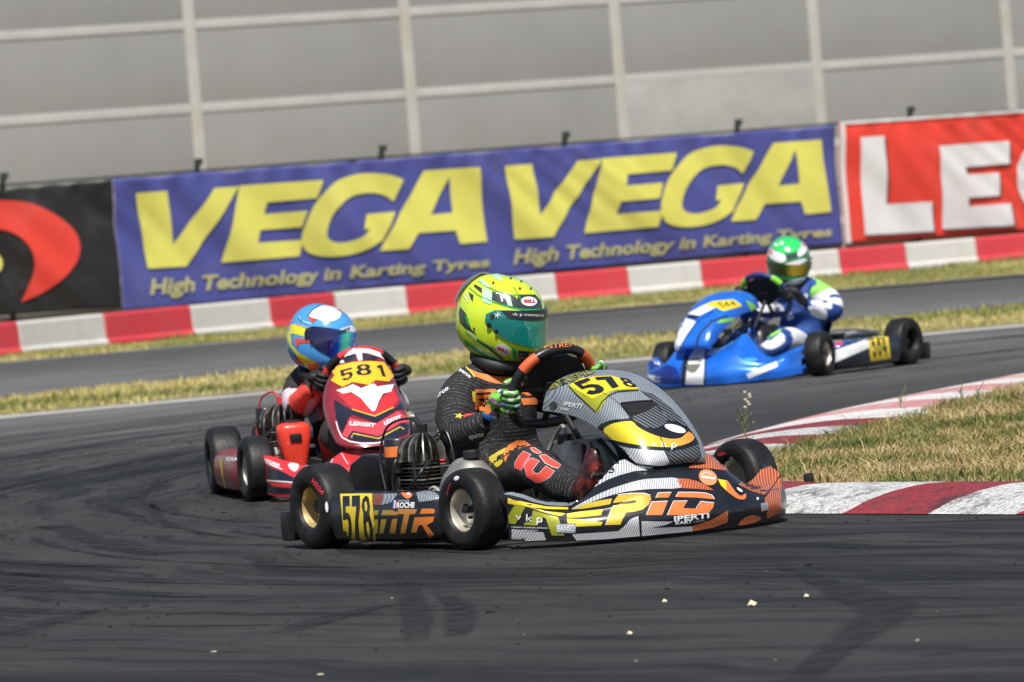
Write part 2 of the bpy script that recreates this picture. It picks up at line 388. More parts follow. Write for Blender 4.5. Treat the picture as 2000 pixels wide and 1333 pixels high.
def asphalt_mat():
    m = bpy.data.materials.new('asphalt'); t, b = nodes(m); N, L = t.nodes, t.links
    tc = N.new('ShaderNodeTexCoord'); P = tc.outputs['Object']
    def noise(vec, sc, det=5, rough=.6, dist=0):
        n = N.new('ShaderNodeTexNoise'); n.inputs['Scale'].default_value = sc; n.inputs['Detail'].default_value = det; n.inputs['Roughness'].default_value = rough; n.inputs['Distortion'].default_value = dist
        L.new(vec, n.inputs['Vector']); return n.outputs[0]
    def rng(s, a, bb, c, d):
        q = N.new('ShaderNodeMapRange'); q.inputs[1].default_value = a; q.inputs[2].default_value = bb; q.inputs[3].default_value = c; q.inputs[4].default_value = d; L.new(s, q.inputs[0]); return q.outputs[0]
    def mth(op, a, c):
        q = N.new('ShaderNodeMath'); q.operation = op
        for i, s in enumerate((a, c)):
            if isinstance(s, (int, float)): q.inputs[i].default_value = s
            else: L.new(s, q.inputs[i])
        return q.outputs[0]
    sx = N.new('ShaderNodeSeparateXYZ'); L.new(P, sx.inputs[0]); X, Y = sx.outputs[0], sx.outputs[1]
    dx = mth('SUBTRACT', X, 11.3); dy = mth('SUBTRACT', Y, 24.0)
    r = mth('SQRT', mth('ADD', mth('MULTIPLY', dx, dx), mth('MULTIPLY', dy, dy)), 0); th = mth('ARCTAN2', dy, mth('MULTIPLY', dx, -1))
    def polar(fr, ft, wob=.9):
        cmb = N.new('ShaderNodeCombineXYZ'); L.new(mth('MULTIPLY', mth('ADD', r, mth('MULTIPLY', noise(P, .5, 3), wob)), fr), cmb.inputs[0]); L.new(mth('MULTIPLY', th, ft), cmb.inputs[1]); return cmb.outputs[0]
    agg = noise(P, 190, 3, .75); agg2 = noise(P, 55, 5, .7); blot = noise(P, 1.1, 6, .6)
    st = noise(polar(2.6, 2.2), 1, 9, .74); st2 = noise(polar(8, 9, .5), 1, 8, .78)
    line = mth('MULTIPLY', rng(r, 11.4, 12.1, .2, 1), rng(r, 15, 19, 1, .35))      # where the tyres run
    k = rng(agg, .38, .64, .5, 1.6)
    k = mth('MULTIPLY', k, rng(agg2, .3, .7, .78, 1.24)); k = mth('MULTIPLY', k, rng(blot, .3, .7, .78, 1.2))
    k = mth('MULTIPLY', k, rng(mth('MULTIPLY', rng(st, .47, .58, 0, 1), line), 0, 1, 1.2, .34))
    k = mth('MULTIPLY', k, rng(mth('MULTIPLY', rng(st2, .53, .60, 0, 1), line), 0, 1, 1.08, .26))
    k = mth('MULTIPLY', k, rng(mth('MULTIPLY', rng(noise(polar(4, 1.5), 1.3, 4), .55, .75, 0, 1), line), 0, 1, 1, 1.22))
    grain = noise(P, 620, 2, .8); k = mth('MULTIPLY', k, rng(grain, .62, .74, 1, 3.0))
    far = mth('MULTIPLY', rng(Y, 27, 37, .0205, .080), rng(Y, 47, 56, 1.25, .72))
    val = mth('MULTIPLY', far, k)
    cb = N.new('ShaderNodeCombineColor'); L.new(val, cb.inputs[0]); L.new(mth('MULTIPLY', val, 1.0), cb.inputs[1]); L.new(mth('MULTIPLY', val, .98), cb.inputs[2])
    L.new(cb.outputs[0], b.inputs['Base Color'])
    L.new(rng(st, .3, .7, .95, .62), b.inputs['Roughness']); b.inputs['Specular IOR Level'].default_value = .3
    bp = N.new('ShaderNodeBump'); bp.inputs['Strength'].default_value = .6; bp.inputs['Distance'].default_value = .006
    L.new(mth('ADD', agg, mth('MULTIPLY', st2, .8)), bp.inputs['Height']); L.new(bp.outputs[0], b.inputs['Normal'])
    return m
ASPH = asphalt_mat()
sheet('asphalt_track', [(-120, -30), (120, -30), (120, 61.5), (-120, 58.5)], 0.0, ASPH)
SKID = bpy.data.materials.new('skid_rubber'); t_, b_ = nodes(SKID)
b_.inputs['Base Color'].default_value = (.012, .012, .012, 1); b_.inputs['Roughness'].default_value = .75
_tc = t_.nodes.new('ShaderNodeTexCoord'); _mp = t_.nodes.new('ShaderNodeMapping'); _mp.inputs['Scale'].default_value = (1.6, .7, 1); _n = t_.nodes.new('ShaderNodeTexNoise'); _n.inputs['Scale'].default_value = 9; _n.inputs['Detail'].default_value = 8
_r = t_.nodes.new('ShaderNodeMapRange'); _r.inputs[1].default_value = .4; _r.inputs[2].default_value = .75; _r.inputs[4].default_value = .95; _r.inputs[3].default_value = .25
t_.links.new(_tc.outputs['Object'], _mp.inputs[0]); t_.links.new(_mp.outputs[0], _n.inputs[0]); t_.links.new(_n.outputs[0], _r.inputs[0])
_at = t_.nodes.new('ShaderNodeAttribute'); _at.attribute_name = 'edge'; _mm = t_.nodes.new('ShaderNodeMath'); _mm.operation = 'MULTIPLY'
t_.links.new(_r.outputs[0], _mm.inputs[0]); t_.links.new(_at.outputs['Fac'], _mm.inputs[1]); t_.links.new(_mm.outputs[0], b_.inputs['Alpha'])
def skid(pts, w0, world=False):                           # points and width factors along the mark: a thin rubber film
    P = crom(pts if world else [(*at_z(x, y, 0).xy, k) for x, y, k in pts], 10); v = []; e = []; f = []
    for i, p in enumerate(P):
        a, b = P[max(i-1, 0)], P[min(i+1, len(P)-1)]; d = Vector((b.x-a.x, b.y-a.y)).normalized(); n = Vector((-d.y, d.x))
        end = min(1, min(i, len(P)-1-i)/5)
        for q in (-1, -.55, 0, .55, 1): v.append((p.x+n.x*q*w0*p.z/2, p.y+n.y*q*w0*p.z/2, .004)); e.append(0 if abs(q) == 1 else end)
    for i in range(len(P)-1):
        for j in range(4): f.append((i*5+j, i*5+j+1, i*5+j+6, i*5+j+5))
    o = mk('skid_mark', v, f, SKID, smooth=False); at = o.data.attributes.new('edge', 'FLOAT', 'POINT'); at.data.foreach_set('value', e)
    tag(o, kind='structure')
skid([(1500, 1095, .4), (1590, 1130, .6), (1680, 1165, 1.3), (1735, 1190, 1.3), (1690, 1230, 1.1), (1610, 1290, .8), (1560, 1333, .7)], .14)
skid([(780, 1120, .5), (800, 1160, .9), (815, 1210, 1), (812, 1260, .7)], .10)
skid([(850, 1150, .6), (895, 1185, 1), (900, 1220, 1.1), (885, 1250, .8)], .09)
skid([(-20, 1252, 1), (60, 1225, 1), (130, 1208, .9), (190, 1195, .6)], .2)
skid([(550, 1238, .8), (620, 1215, 1), (700, 1195, .8), (790, 1175, .5)], .16)
skid([(200, 1190, .6), (280, 1180, .7)], .15)
skid([(430, 1178, .8), (540, 1168, .7)], .12)
skid([(1800, 1280, 1), (1870, 1277, 1)], .12)

rs = random.Random(11)
for i in range(30):                                       # rubber laid down round the bend
    r_ = 11.95+3.4*(i+rs.random())/30; a0 = rs.uniform(-.62, .25); a1 = a0+rs.uniform(.18, .65); ph = rs.uniform(0, 6); n = 9
    skid([(11.3-(r_+.10*math.sin(ph+3*q/n))*math.cos(a0+(a1-a0)*q/n), 24+(r_+.10*math.sin(ph+3*q/n))*math.sin(a0+(a1-a0)*q/n), .6+.6*abs(math.sin(ph+q))) for q in range(n+1)], rs.choice((.05, .07, .10, .14)), True)

# pale concrete edge where the outer track ends, and the second stretch of track is part of the same sheet
CONC = mat('pale_concrete', (.33, .32, .29), .9, var=.25, vs=2.5, bump=.2, bs=30, dirt=(.15, .14, .10), ds=1.2, da=.5)
def band(name, near, far, z, m, kind='structure'):
    v = [(*p, z) for p in near]+[(*p, z) for p in far]; n = len(near)
    return tag(mk(name, v, [(i, i+1, n+i+1, n+i) for i in range(n-1)], m, smooth=False), kind=kind)
EA = [(-14, 35.9), (-8, 36.6), (-3.4, 37.2), (-.6, 38.3), (3.5, 39.3), (9, 40.4), (16, 41.5)]
band('track_edge', EA, [(x-.02, y+.9) for x, y in EA], .004, CONC)
EC = [(-14, 55), (-5.2, 58.5), (0, 60.9), (5.5, 61.2), (14, 62)]
band('far_track_edge', EC, [(x, y+.5) for x, y in EC], .004, CONC)

# ------------------------------------------------------------ grass
def grass_mat(name, cols):
    m = bpy.data.materials.new(name); t, b = nodes(m); N, L = t.nodes, t.links
    a = N.new('ShaderNodeAttribute'); a.attribute_name = 'tint'; cr = N.new('ShaderNodeValToRGB')
    while len(cr.color_ramp.elements) < len(cols): cr.color_ramp.elements.new(.5)
    for i, (p, c) in enumerate(cols): cr.color_ramp.elements[i].position = p; cr.color_ramp.elements[i].color = (*c, 1)
    L.new(a.outputs['Fac'], cr.inputs[0]); L.new(cr.outputs[0], b.inputs['Base Color']); b.inputs['Roughness'].default_value = .7; b.inputs['Specular IOR Level'].default_value = .2
    return m
GFAR = grass_mat('far_grass_blades', [(0, (.09, .12, .03)), (.3, (.20, .22, .06)), (.6, (.40, .35, .13)), (1, (.56, .47, .21))])
GNEAR = grass_mat('near_grass_blades', [(0, (.06, .09, .02)), (.3, (.15, .17, .05)), (.5, (.28, .24, .09)), (.72, (.38, .26, .13)), (1, (.52, .42, .24))])
SOILG = mat('grass_soil', (.22, .185, .09), .95, var=.4, vs=6, bump=.5, bs=40)
def vnoise(x, y, s, seed=0):
    r = np.random.default_rng(seed); g = r.random((64, 64)); x = x*s; y = y*s; xi = np.floor(x).astype(int); yi = np.floor(y).astype(int); fx = x-xi; fy = y-yi
    fx = fx*fx*(3-2*fx); fy = fy*fy*(3-2*fy); G = lambda a, b: g[a % 64, b % 64]
    return (G(xi, yi)*(1-fx)+G(xi+1, yi)*fx)*(1-fy)+(G(xi, yi+1)*(1-fx)+G(xi+1, yi+1)*fx)*fy
def blades(name, X, Y, z, h, wd, tint, m, lean=.6):
    n = len(X); a = RNG.random(n)*2*np.pi; l = RNG.random(n)*lean*h; hx, hy = np.cos(a)*l, np.sin(a)*l; q = RNG.random(n)*np.pi
    wx, wy = np.cos(q)*wd/2, np.sin(q)*wd/2; V = np.zeros((n, 5, 3)); Zz = np.broadcast_to(z, (n,))
    V[:, 0] = np.stack([X-wx, Y-wy, Zz], 1); V[:, 1] = np.stack([X+wx, Y+wy, Zz], 1)
    V[:, 2] = np.stack([X+wx*.8+hx*.35, Y+wy*.8+hy*.35, Zz+h*.6], 1); V[:, 3] = np.stack([X-wx*.8+hx*.35, Y-wy*.8+hy*.35, Zz+h*.6], 1)
    V[:, 4] = np.stack([X+hx, Y+hy, Zz+h*.98], 1)
    i = np.arange(n)*5; tri = np.stack([i, i+1, i+2, i, i+2, i+3, i+3, i+2, i+4], 1).reshape(-1, 3)
    me = bpy.data.meshes.new(name); me.vertices.add(n*5); me.vertices.foreach_set('co', V.reshape(-1).astype(np.float32))
    me.loops.add(len(tri)*3); me.loops.foreach_set('vertex_index', tri.reshape(-1).astype(np.int32)); me.polygons.add(len(tri))
    me.polygons.foreach_set('loop_start', np.arange(0, len(tri)*3, 3, dtype=np.int32)); me.update(calc_edges=True); me.validate()
    at = me.attributes.new('tint', 'FLOAT', 'POINT'); at.data.foreach_set('value', np.repeat(np.clip(tint, 0, 1), 5).astype(np.float32))
    me.materials.append(m); o = link_mesh(name, me); return tag(o, 'dry tufted grass', 'grass', kind='stuff')
def between(n, near, far, x0, x1):
    X = RNG.random(n)*(x1-x0)+x0; a = np.interp(X, [p[0] for p in near], [p[1] for p in near]); b = np.interp(X, [p[0] for p in far], [p[1] for p in far]); return X, a+(b-a)*RNG.random(n)
FA = [(-14, 41), (-3.9, 42.9), (0, 46.2), (4.2, 45.4), (14, 46.5)]
EA2 = [(x, y+.85) for x, y in EA]
band('grass_ground', [(x, np.interp(x, [p[0] for p in EA2], [p[1] for p in EA2])) for x in range(-14, 15, 2)], [(x, np.interp(x, [p[0] for p in FA], [p[1] for p in FA])) for x in range(-14, 15, 2)], .008, SOILG)
X, Y = between(30000, EA2, FA, -8, 8); t = .75*vnoise(X, Y, .55, 3)+.25*vnoise(X, Y, 3, 4)+RNG.normal(0, .10, len(X))+.02
kk = (vnoise(X, Y, 1.1, 41)+RNG.normal(0, .2, len(X))) > .22; X, Y, t = X[kk], Y[kk], t[kk]
b = blades('grass_strip', X, Y, .0, .015+.028*RNG.random(len(X))*(1+vnoise(X, Y, 1.3, 33)), .02, t, GFAR); b['label'] = 'dry yellow green grass strip between the two stretches of track'
FB = [(-16, 130), (16, 130)]
band('far_grass_ground', [(x, y+.4) for x, y in EC], [(x, 200) for x, y in EC], .008, SOILG)
# barrier line
BX = [-300, -125, 45, 213, 382, 535, 662, 800, 945, 1092, 1233, 1375, 1510, 1645, 1775, 1912, 2050, 2190]
BD = [58.7, 60, 61.3, 62.6, 63.9, 65, 66, 66.6, 67.3, 68, 68.6, 69.2, 69.8, 70.4, 71, 71.6, 72.2, 72.8]
BP = []
for x, d in zip(BX, BD):
    r = ray(x, 670-.0935*x); BP.append((r.x/r.y*d, d))
BACK = [(x, y+.1) for x, y in BP]; EC2 = [(x, y+.3) for x, y in EC]
X, Y = between(26000, EC2, BP, -8, 8.5); t = .7*vnoise(X, Y, .6, 5)+.3*vnoise(X, Y, 2.5, 6)+RNG.normal(0, .12, len(X))
yb = np.interp(X, [p[0] for p in BP], [p[1] for p in BP]); near = np.exp(-((yb-Y)/.7)**2)
h = .018+.03*RNG.random(len(X))+near*.10*vnoise(X, Y, 1.4, 8)**1.5
b = blades('grass_verge', X, Y, .0, h, .022, t-.15*near, GFAR); b['label'] = 'scrubby grass verge along the foot of the red and white barrier'
# tufts between barrier and banners
X, Y = between(16000, [(x, y+.4) for x, y in BP], [(x, y+1.6) for x, y in BP], -8, 8.5); c = vnoise(X, X*0, .9, 11)*.6+vnoise(X, X*0, 3.1, 12)*.4
k = c > .48; X, Y, c = X[k], Y[k], c[k]
b = blades('weed_tufts', X, Y, .0,   .06+(c-.45)*1.0*(.4+.6*RNG.random(len(X))), .022, .2+RNG.normal(0, .12, len(X)), GFAR, .35); b['label'] = 'green weeds growing between the barrier and the banners'; b['category'] = 'weeds'

# ------------------------------------------------------------ barrier blocks
BW = mat('white_barrier_paint', (.57, .56, .53), .6, var=.06, vs=2, dirt=(.40, .37, .30), ds=3, da=.5, bump=.05)
BR_ = mat('red_barrier_paint', (.58, .045, .06), .6, var=.10, vs=2, dirt=(.36, .10, .09), ds=3, da=.5, bump=.05)
WORD = ['first', 'second', 'third', 'fourth', 'fifth', 'sixth', 'seventh', 'eighth', 'ninth']
cnt = {0: 0, 1: 0}
for i in range(len(BP)-1):
    (x0, y0), (x1, y1) = BP[i], BP[i+1]; L = math.hypot(x1-x0, y1-y0); an = math.atan2(y1-y0, x1-x0); col = i % 2   # index 2 (px 45..213) is white
    h = .385-.045*i/16; mb = MB(); l = L-.012
    prof = [(-.17, 0), (-.17, .07), (-.14, .10), (-.125, h-.02), (-.105, h), (.105, h), (.125, h-.02), (.14, .10), (.17, .07), (.17, 0)]
    n = len(prof); vv = []
    for s_ in (-l/2, l/2): vv += [(s_, p, q) for p, q in prof]
    mb.add(vv, [tuple(range(n))[::-1], tuple(range(n, 2*n))]+[(k, (k+1) % n, (k+1) % n+n, k+n) for k in range(n)])
    o = mb.build('barrier_block', BW if not col else BR_, smooth=False)
    for q in range(2): pass
    bmod = o.modifiers.new('bevel', 'BEVEL'); bmod.width = .012; bmod.segments = 2
    dirx = Vector((math.cos(an), math.sin(an)))
    o.matrix_basis = Matrix.Translation(((x0+x1)/2-dirx.y*.17, (y0+y1)/2+dirx.x*.17, 0)) @ Matrix.Rotation(an, 4, 'Z')
    cname = 'red' if col else 'white'; xm = (BX[i]+BX[i+1])/2
    if i < 1: lab = f'{cname} barrier block just beyond the left edge of the view'
    elif xm < 0: lab = f'{cname} barrier block at the far left, cut by the edge of the view'
    elif xm > 2000: lab = f'{cname} barrier block at the right edge of the view'
    else:
        lab = f"{cname} barrier block in the long row, {WORD[cnt[col]]} {cname} one counted from the left"; cnt[col] += 1
    tag(o, lab, 'barrier', 'red and white barrier blocks along the track')

# ------------------------------------------------------------ banners on a fence
FP, FQ = (-5.93, 65.6), (6.53, 73.0)
FD = Vector((FQ[0]-FP[0], FQ[1]-FP[1], 0)).normalized(); FN = Vector((FD.y, -FD.x, 0))
def fl(px, py): return on_line(px, py, FP, FQ)
BAN_EDGE = []
def wrinkle(p):
    s = (p-Vector((FP[0], FP[1], 0))).dot(FD); z = p.z
    k = .024*math.sin(3.1*(s+1.3*z)+1.2*math.sin(1.7*s))+.013*math.sin(9*(s+.9*z)+2*math.sin(2.3*s+z))+.018*math.sin(1.15*s-.7)
    k += .009*math.sin(17*(s*.8+z)+3*math.sin(1.1*s+2*z))*max(0, math.sin(.9*s+1))
    top = .03*math.exp(-((1.9-z)/.12)**2)*math.sin(14*s+math.sin(5*s))
    return p+FN*(k+top*.5+.05)
def clothmat(name, c): return mat(name, c, .55, var=.08, vs=1.5, dirt=(.35, .33, .30), ds=1.6, da=.10, bump=.05)
def banner(name, label, q, m, nx, nz, prints):
    v = []; f = []
    for j in range(nz+1):
        for i in range(nx+1):
            a, b = i/nx, j/nz; x = (q[0][0]*(1-a)+q[1][0]*a)*(1-b)+(q[3][0]*(1-a)+q[2][0]*a)*b; y = (q[0][1]*(1-a)+q[1][1]*a)*(1-b)+(q[3][1]*(1-a)+q[2][1]*a)*b
            y += 3.5*(1-b)*(1-abs(math.cos(a*28)))
            v.append(wrinkle(fl(x, y)))
    for j in range(nz):
        for i in range(nx): k = j*(nx+1)+i; f.append((k, k+nx+1, k+nx+2, k+1))
    o = mk(name, v, f, m); sol = o.modifiers.new('cloth', 'SOLIDIFY'); sol.thickness = .004; sol.offset = 0 if False else -1 if False else 0
    tag(o, label, 'banner', 'advertising banners on the fence')
    for nm, pm, shapes, lay in prints:
        V, Fc = flat_mesh(shapes, 8); pv = [wrinkle(fl(x, y))+FN*(.014+.006*lay) for x, y in V]
        if Fc:
            a, b, c = (pv[i] for i in Fc[0][:3])
            if (b-a).cross(c-a).dot(FN) < 0: Fc = [q_[::-1] for q_ in Fc]
        split_mk(nm, pv, Fc, pm, o, None, 60)
    return o
CB = clothmat('blue_banner_cloth', (.058, .067, .255)); CY = clothmat('yellow_banner_print', (.62, .59, .115)); CY2 = clothmat('pale_yellow_banner_print', (.40, .38, .17))
CR_ = clothmat('red_banner_cloth', (.66, .045, .027)); CW = clothmat('white_banner_print', (.62, .62, .62)); CK = clothmat('black_banner_cloth', (.012, .011, .012)); CKG = clothmat('shadow_banner_print', (.16, .03, .025))
z1 = lambda L: [(x/2, y/2) for x, y in L]
z2 = lambda L: [(x/2+1000, y/2) for x, y in L]
LV = z1([(518, 757), (640, 748), (668, 955), (825, 737), (926, 730), (720, 1042), (565, 1051)])
LE = z1([(928, 727), (1252, 705), (1228, 776), (1038, 792), (1026, 838), (1190, 825), (1172, 888), (1006, 901), (993, 951), (1182, 938), (1165, 1002), (858, 1027)])
LG = smooth_loop(z1([(1570, 700), (1500, 682), (1400, 680), (1300, 715), (1220, 800), (1175, 900), (1178, 960), (1215, 997), (1300, 1006), (1400, 990), (1470, 955)]), 4)
LG = [p for p in LG if True]
LG = [(p.x, p.y) for p in crom([(x, y, 0) for x, y in z1([(1570, 702), (1500, 682), (1400, 680), (1300, 715), (1220, 800), (1178, 900), (1180, 960), (1215, 994), (1300, 1004), (1400, 986), (1485, 940)])], 4)]+z1([(1538, 828), (1425, 838), (1410, 898)])+[(p.x, p.y) for p in crom([(x, y, 0) for x, y in z1([(1435, 895), (1400, 930), (1330, 950), (1280, 940), (1268, 905), (1300, 825), (1365, 770), (1440, 755), (1500, 765), (1532, 790)])], 4)]
LA = ('H', z1([(1650, 668), (1857, 655), (1893, 945), (1782, 955), (1766, 903), (1625, 912), (1582, 975), (1470, 982)]), z1([(1748, 693), (1672, 840), (1760, 832)]))
def aff(pts):
    A = np.array([[259, 378, 1], [929, 328, 1], [283, 525, 1]], float); ax = np.linalg.solve(A, [978, 1600, 1001]); ay = np.linalg.solve(A, [325, 274, 468])
    return [(ax[0]*x+ax[1]*y+ax[2], ay[0]*x+ay[1]*y+ay[2]) for x, y in pts]
V1 = [LV, LE, LG, LA]; V2 = [aff(LV), aff(LE), aff(LG), ('H', aff(LA[1]), aff(LA[2]))]
banner('banner', 'long blue VEGA banner printed twice in yellow capitals', [(215, 350), (1622, 245), (1641, 478), (235, 610)], CB, 300, 40,
       [('letter', CY, V1, 1), ('letter', CY, V2, 1),
        ('letter', CY2, [text_in('High Technology in Karting Tyres', [(290, 545), (950, 503), (946, 528), (282, 588)], .03)], 1),
        ('letter', CY2, [text_in('High Technology in Karting Tyres', [(1004, 487), (1620, 443), (1616, 468), (996, 527)], .03)], 1)])
Ls = z2([(1340, 540), (1437, 533), (1453, 800), (1628, 790), (1635, 905), (1365, 920)]); Es = z2([(1650, 573), (1930, 552), (1935, 640), (1756, 655), (1760, 685), (1892, 676), (1895, 765), (1765, 775), (1768, 808), (1940, 796), (1945, 882), (1672, 897)])
Cs = [(p.x, p.y) for p in crom([(2140, 262, 0), (2080, 250, 0), (2020, 270, 0), (1983, 320, 0), (1990, 385, 0), (2030, 425, 0), (2085, 430, 0), (2145, 408, 0)], 4)]+[(p.x, p.y) for p in crom([(2135, 370, 0), (2090, 385, 0), (2050, 370, 0), (2035, 340, 0), (2045, 305, 0), (2080, 292, 0), (2128, 300, 0)], 4)]
sh = lambda L: [(x+5, y+5) for x, y in L]
banner('banner', 'red banner with large white capitals at the right end', [(1631, 240), (2260, 198), (2275, 432), (1646, 476)], CR_, 140, 40,
       [('letter_shadow', CKG, [sh(Ls), sh(Es), sh(Cs)], 1), ('letter', CW, [Ls, Es, Cs], 2), ('hem', CW, [[(1631, 240), (1641, 239), (1655, 475), (1646, 476)], [(1641, 239), (2260, 197), (2260, 203), (1641, 244)]], 1)])
SW = [(p.x, p.y) for p in crom([(x/2, y/2, 0) for x, y in [(-260, 810), (-120, 785), (80, 790), (190, 830), (275, 895), (300, 960), (285, 1030), (220, 1100), (150, 1150), (78, 1182)]], 4)]+[(p.x, p.y) for p in crom([(x/2, y/2, 0) for x, y in [(78, 1182), (105, 1120), (122, 1060), (115, 995), (75, 935), (0, 900), (-120, 890), (-260, 930)]], 4)][1:]
banner('banner', 'black banner with a red swoosh at the left end', [(-330, 398), (213, 351), (233, 600), (-310, 642)], CK, 120, 40,
       [('swoosh', CR_, [SW], 1), ('dot', CY, [ell(-18, 515, 21, 22)], 1)])
FEN = mat('dark_fence_steel', (.03, .035, .032), .6, .4, var=.2)
fe = tag(empty('fence', Matrix.Translation((*FP, 0))), 'dark steel fence whose post tips stand above the banners', 'fence')
def fpart(mb, name, m, sharp=35): return mb.build(name, m, fe, Matrix.Translation((-FP[0], -FP[1], 0)), sharp=sharp)
for px in (-375, 5, 385, 745, 1103, 1440, 1777, 2115):
    p = fl(px, 344-.0745*px)-FN*.03; mb = MB(); mb.tube([(p.x, p.y, 0), (p.x, p.y, 1.93), (p.x+.02, p.y, 2.0)], .035, 8); mb.box((p.x+.03, p.y, 2.03), (.10, .06, .07), bev=.01); fpart(mb, 'post', FEN)
a, b = fl(-700, 395), fl(2700, 140); mb = MB(); mb.tube([(a.x, a.y, 1.92), (b.x, b.y, 1.92)], .012, 6); mb.tube([(a.x, a.y, 1.1), (b.x, b.y, 1.1)], .008, 6); fpart(mb, 'top_wire', FEN)
mb = MB(); L = (b-a).to_2d().length
mb.box((0, 0, .2), (L, .22, .40), M=Matrix.Translation(((a.x+b.x)/2-FN.x*.2, (a.y+b.y)/2-FN.y*.2, 0)) @ Matrix.Rotation(math.atan2(FD.y, FD.x), 4, 'Z'), bev=.01)
tag(mb.build('low_wall', CONC), 'low concrete wall under the banners', 'wall', kind='structure')

# ------------------------------------------------------------ tall panel wall
WP, WQ = (-8.2, 90.0), (9.1, 100.2)
WD = Vector((WQ[0]-WP[0], WQ[1]-WP[1], 0)).normalized(); WAN = math.atan2(WD.y, WD.x)
def ribbed(name, c, v=.05, wave=True):
    m = mat(name, c, .75, var=v, vs=.7, dirt=(c[0]*.8, c[1]*.8, c[2]*.72), ds=.8, da=.35); t, b = m.node_tree, m.node_tree.nodes['Principled BSDF']
    if wave:
        tc = t.nodes.new('ShaderNodeTexCoord'); wv = t.nodes.new('ShaderNodeTexWave'); wv.bands_direction = 'Z'; wv.inputs['Scale'].default_value = 6.5; wv.inputs['Distortion'].default_value = 0
        t.links.new(tc.outputs['Object'], wv.inputs[0]); bp = t.nodes.new('ShaderNodeBump'); bp.inputs['Strength'].default_value = .22; bp.inputs['Distance'].default_value = .02
        t.links.new(wv.outputs[0], bp.inputs['Height']); t.links.new(bp.outputs[0], b.inputs['Normal'])
    return m
WPAN = ribbed('wall_panel_grey', (.262, .262, .256)); WPAN2 = mat('wall_panel_concrete', (.345, .345, .335), .85, var=.12, vs=1.2, dirt=(.3, .3, .28), ds=1.5, da=.6)
WPOST = mat('wall_post_pale', (.43, .425, .395), .7, var=.08, vs=2, dirt=(.38, .33, .22), ds=1.2, da=.55); WRAIL = mat('wall_rail_pale', (.42, .42, .405), .7, var=.06, vs=2)
wl = tag(empty('wall', Matrix.Translation((WP[0], WP[1], 0)) @ Matrix.Rotation(WAN, 4, 'Z')), 'tall grey panel wall with pale posts and rails behind the banners', 'wall')
WI = mw(wl).inverted(); PS = []
for px in (-960, -500, -60, 375, 797, 1207, 1594, 1970, 2340, 2700): PS.append((WI @ on_line(px, 150, WP, WQ)).x)
meshes = {}
for x in PS: MB().box((x, .0, 3.9), (.20, .15, 7.8), bev=.015).build('post', WPOST, wl)
rows = [0, .57, 1.92, 3.27, 4.62, 5.97, 7.32]
for i in range(len(PS)-1):
    x0, x1 = PS[i]+.10, PS[i+1]-.10
    for j in range(len(rows)-1):
        z0, z1_ = rows[j]+(.08 if j else 0), rows[j+1]-.08
        odd = (i == 5 and j == 2); mb = MB(); mb.box(((x0+x1)/2, .02 if not odd else -.01, (z0+z1_)/2), (x1-x0, .12, z1_-z0), bev=.015)
        o = mb.build('panel', WPAN2 if odd else WPAN, wl)
        if odd: o['label'] = 'paler mottled concrete panel'
        mb = MB(); mb.box(((x0+x1)/2, .02, rows[j+1]), (x1-x0, .15, .155), bev=.015); mb.build('rail', WRAIL, wl)
tag(MB().box((0, 8, 1.5), (.1, .1, .1)).build('x', CONC), 'x') if False else None

# ------------------------------------------------------------ kerb round the inside of the corner
KO = [(4.6, 33.2), (3.4, 31.0), (2.55, 29.3), (2.05, 28.1), (1.62, 27.0), (1.12, 25.5), (.74, 23.9), (.50, 22.4), (.30, 21.0), (.34, 19.7), (.56, 18.8), (.83, 18.37), (1.51, 17.23), (2.2, 16.07), (3.4, 14.05)]
KP = crom([(x, y, 0) for x, y in KO], 12); acc = [0]
for a, b in zip(KP, KP[1:]): acc.append(acc[-1]+(b-a).length)
def kpt(s):
    i = max(0, min(len(acc)-2, next((k for k in range(len(acc)-1) if acc[k+1] >= s), len(acc)-2))); u = (s-acc[i])/(acc[i+1]-acc[i]); p = KP[i].lerp(KP[i+1], u)
    a, b = KP[max(i-2, 0)], KP[min(i+3, len(KP)-1)]; d = (b-a).normalized(); return p, Vector((-d.y, d.x, 0))
def kw_(y): return 1+.8*min(1, max(0, (y-21.5)/3))
def kerbmat(name, c, wear, amt):
    m = bpy.data.materials.new(name); t, b = nodes(m); N, L = t.nodes, t.links; tc = N.new('ShaderNodeTexCoord')
    def nz(s, d, r=.65):
        n = N.new('ShaderNodeTexNoise'); n.inputs['Scale'].default_value = s; n.inputs['Detail'].default_value = d; n.inputs['Roughness'].default_value = r; L.new(tc.outputs['Object'], n.inputs[0]); return n.outputs[0]
    def mix(f, a, cc, lo, hi, k):
        q = N.new('ShaderNodeMapRange'); q.inputs[1].default_value = lo; q.inputs[2].default_value = hi; q.inputs[4].default_value = min(1, k); L.new(f, q.inputs[0]); x = N.new('ShaderNodeMix'); x.data_type = 'RGBA'; L.new(q.outputs[0], x.inputs[0])
        if isinstance(a, tuple): x.inputs[6].default_value = (*a, 1)
        else: L.new(a, x.inputs[6])
        x.inputs[7].default_value = (*cc, 1); return x.outputs[2]
    k = mix(nz(3, 6), c, tuple(q*.75+.04 for q in c), .4, .7, .7); k = mix(nz(55, 8, .85), k, wear, .49, .56, amt*.75); k = mix(nz(6, 12, .8), k, wear, .51, .60, amt*.85)
    L.new(k, b.inputs['Base Color']); b.inputs['Roughness'].default_value = .75; bp = N.new('ShaderNodeBump'); bp.inputs['Strength'].default_value = .6; bp.inputs['Distance'].default_value = .006; L.new(nz(45, 6), bp.inputs['Height']); L.new(bp.outputs[0], b.inputs['Normal'])
    return m
KW = kerbmat('kerb_white_paint', (.60, .60, .59), (.05, .05, .055), 1.0); KR = kerbmat('kerb_red_paint', (.27, .016, .024), (.035, .015, .02), 1.0)
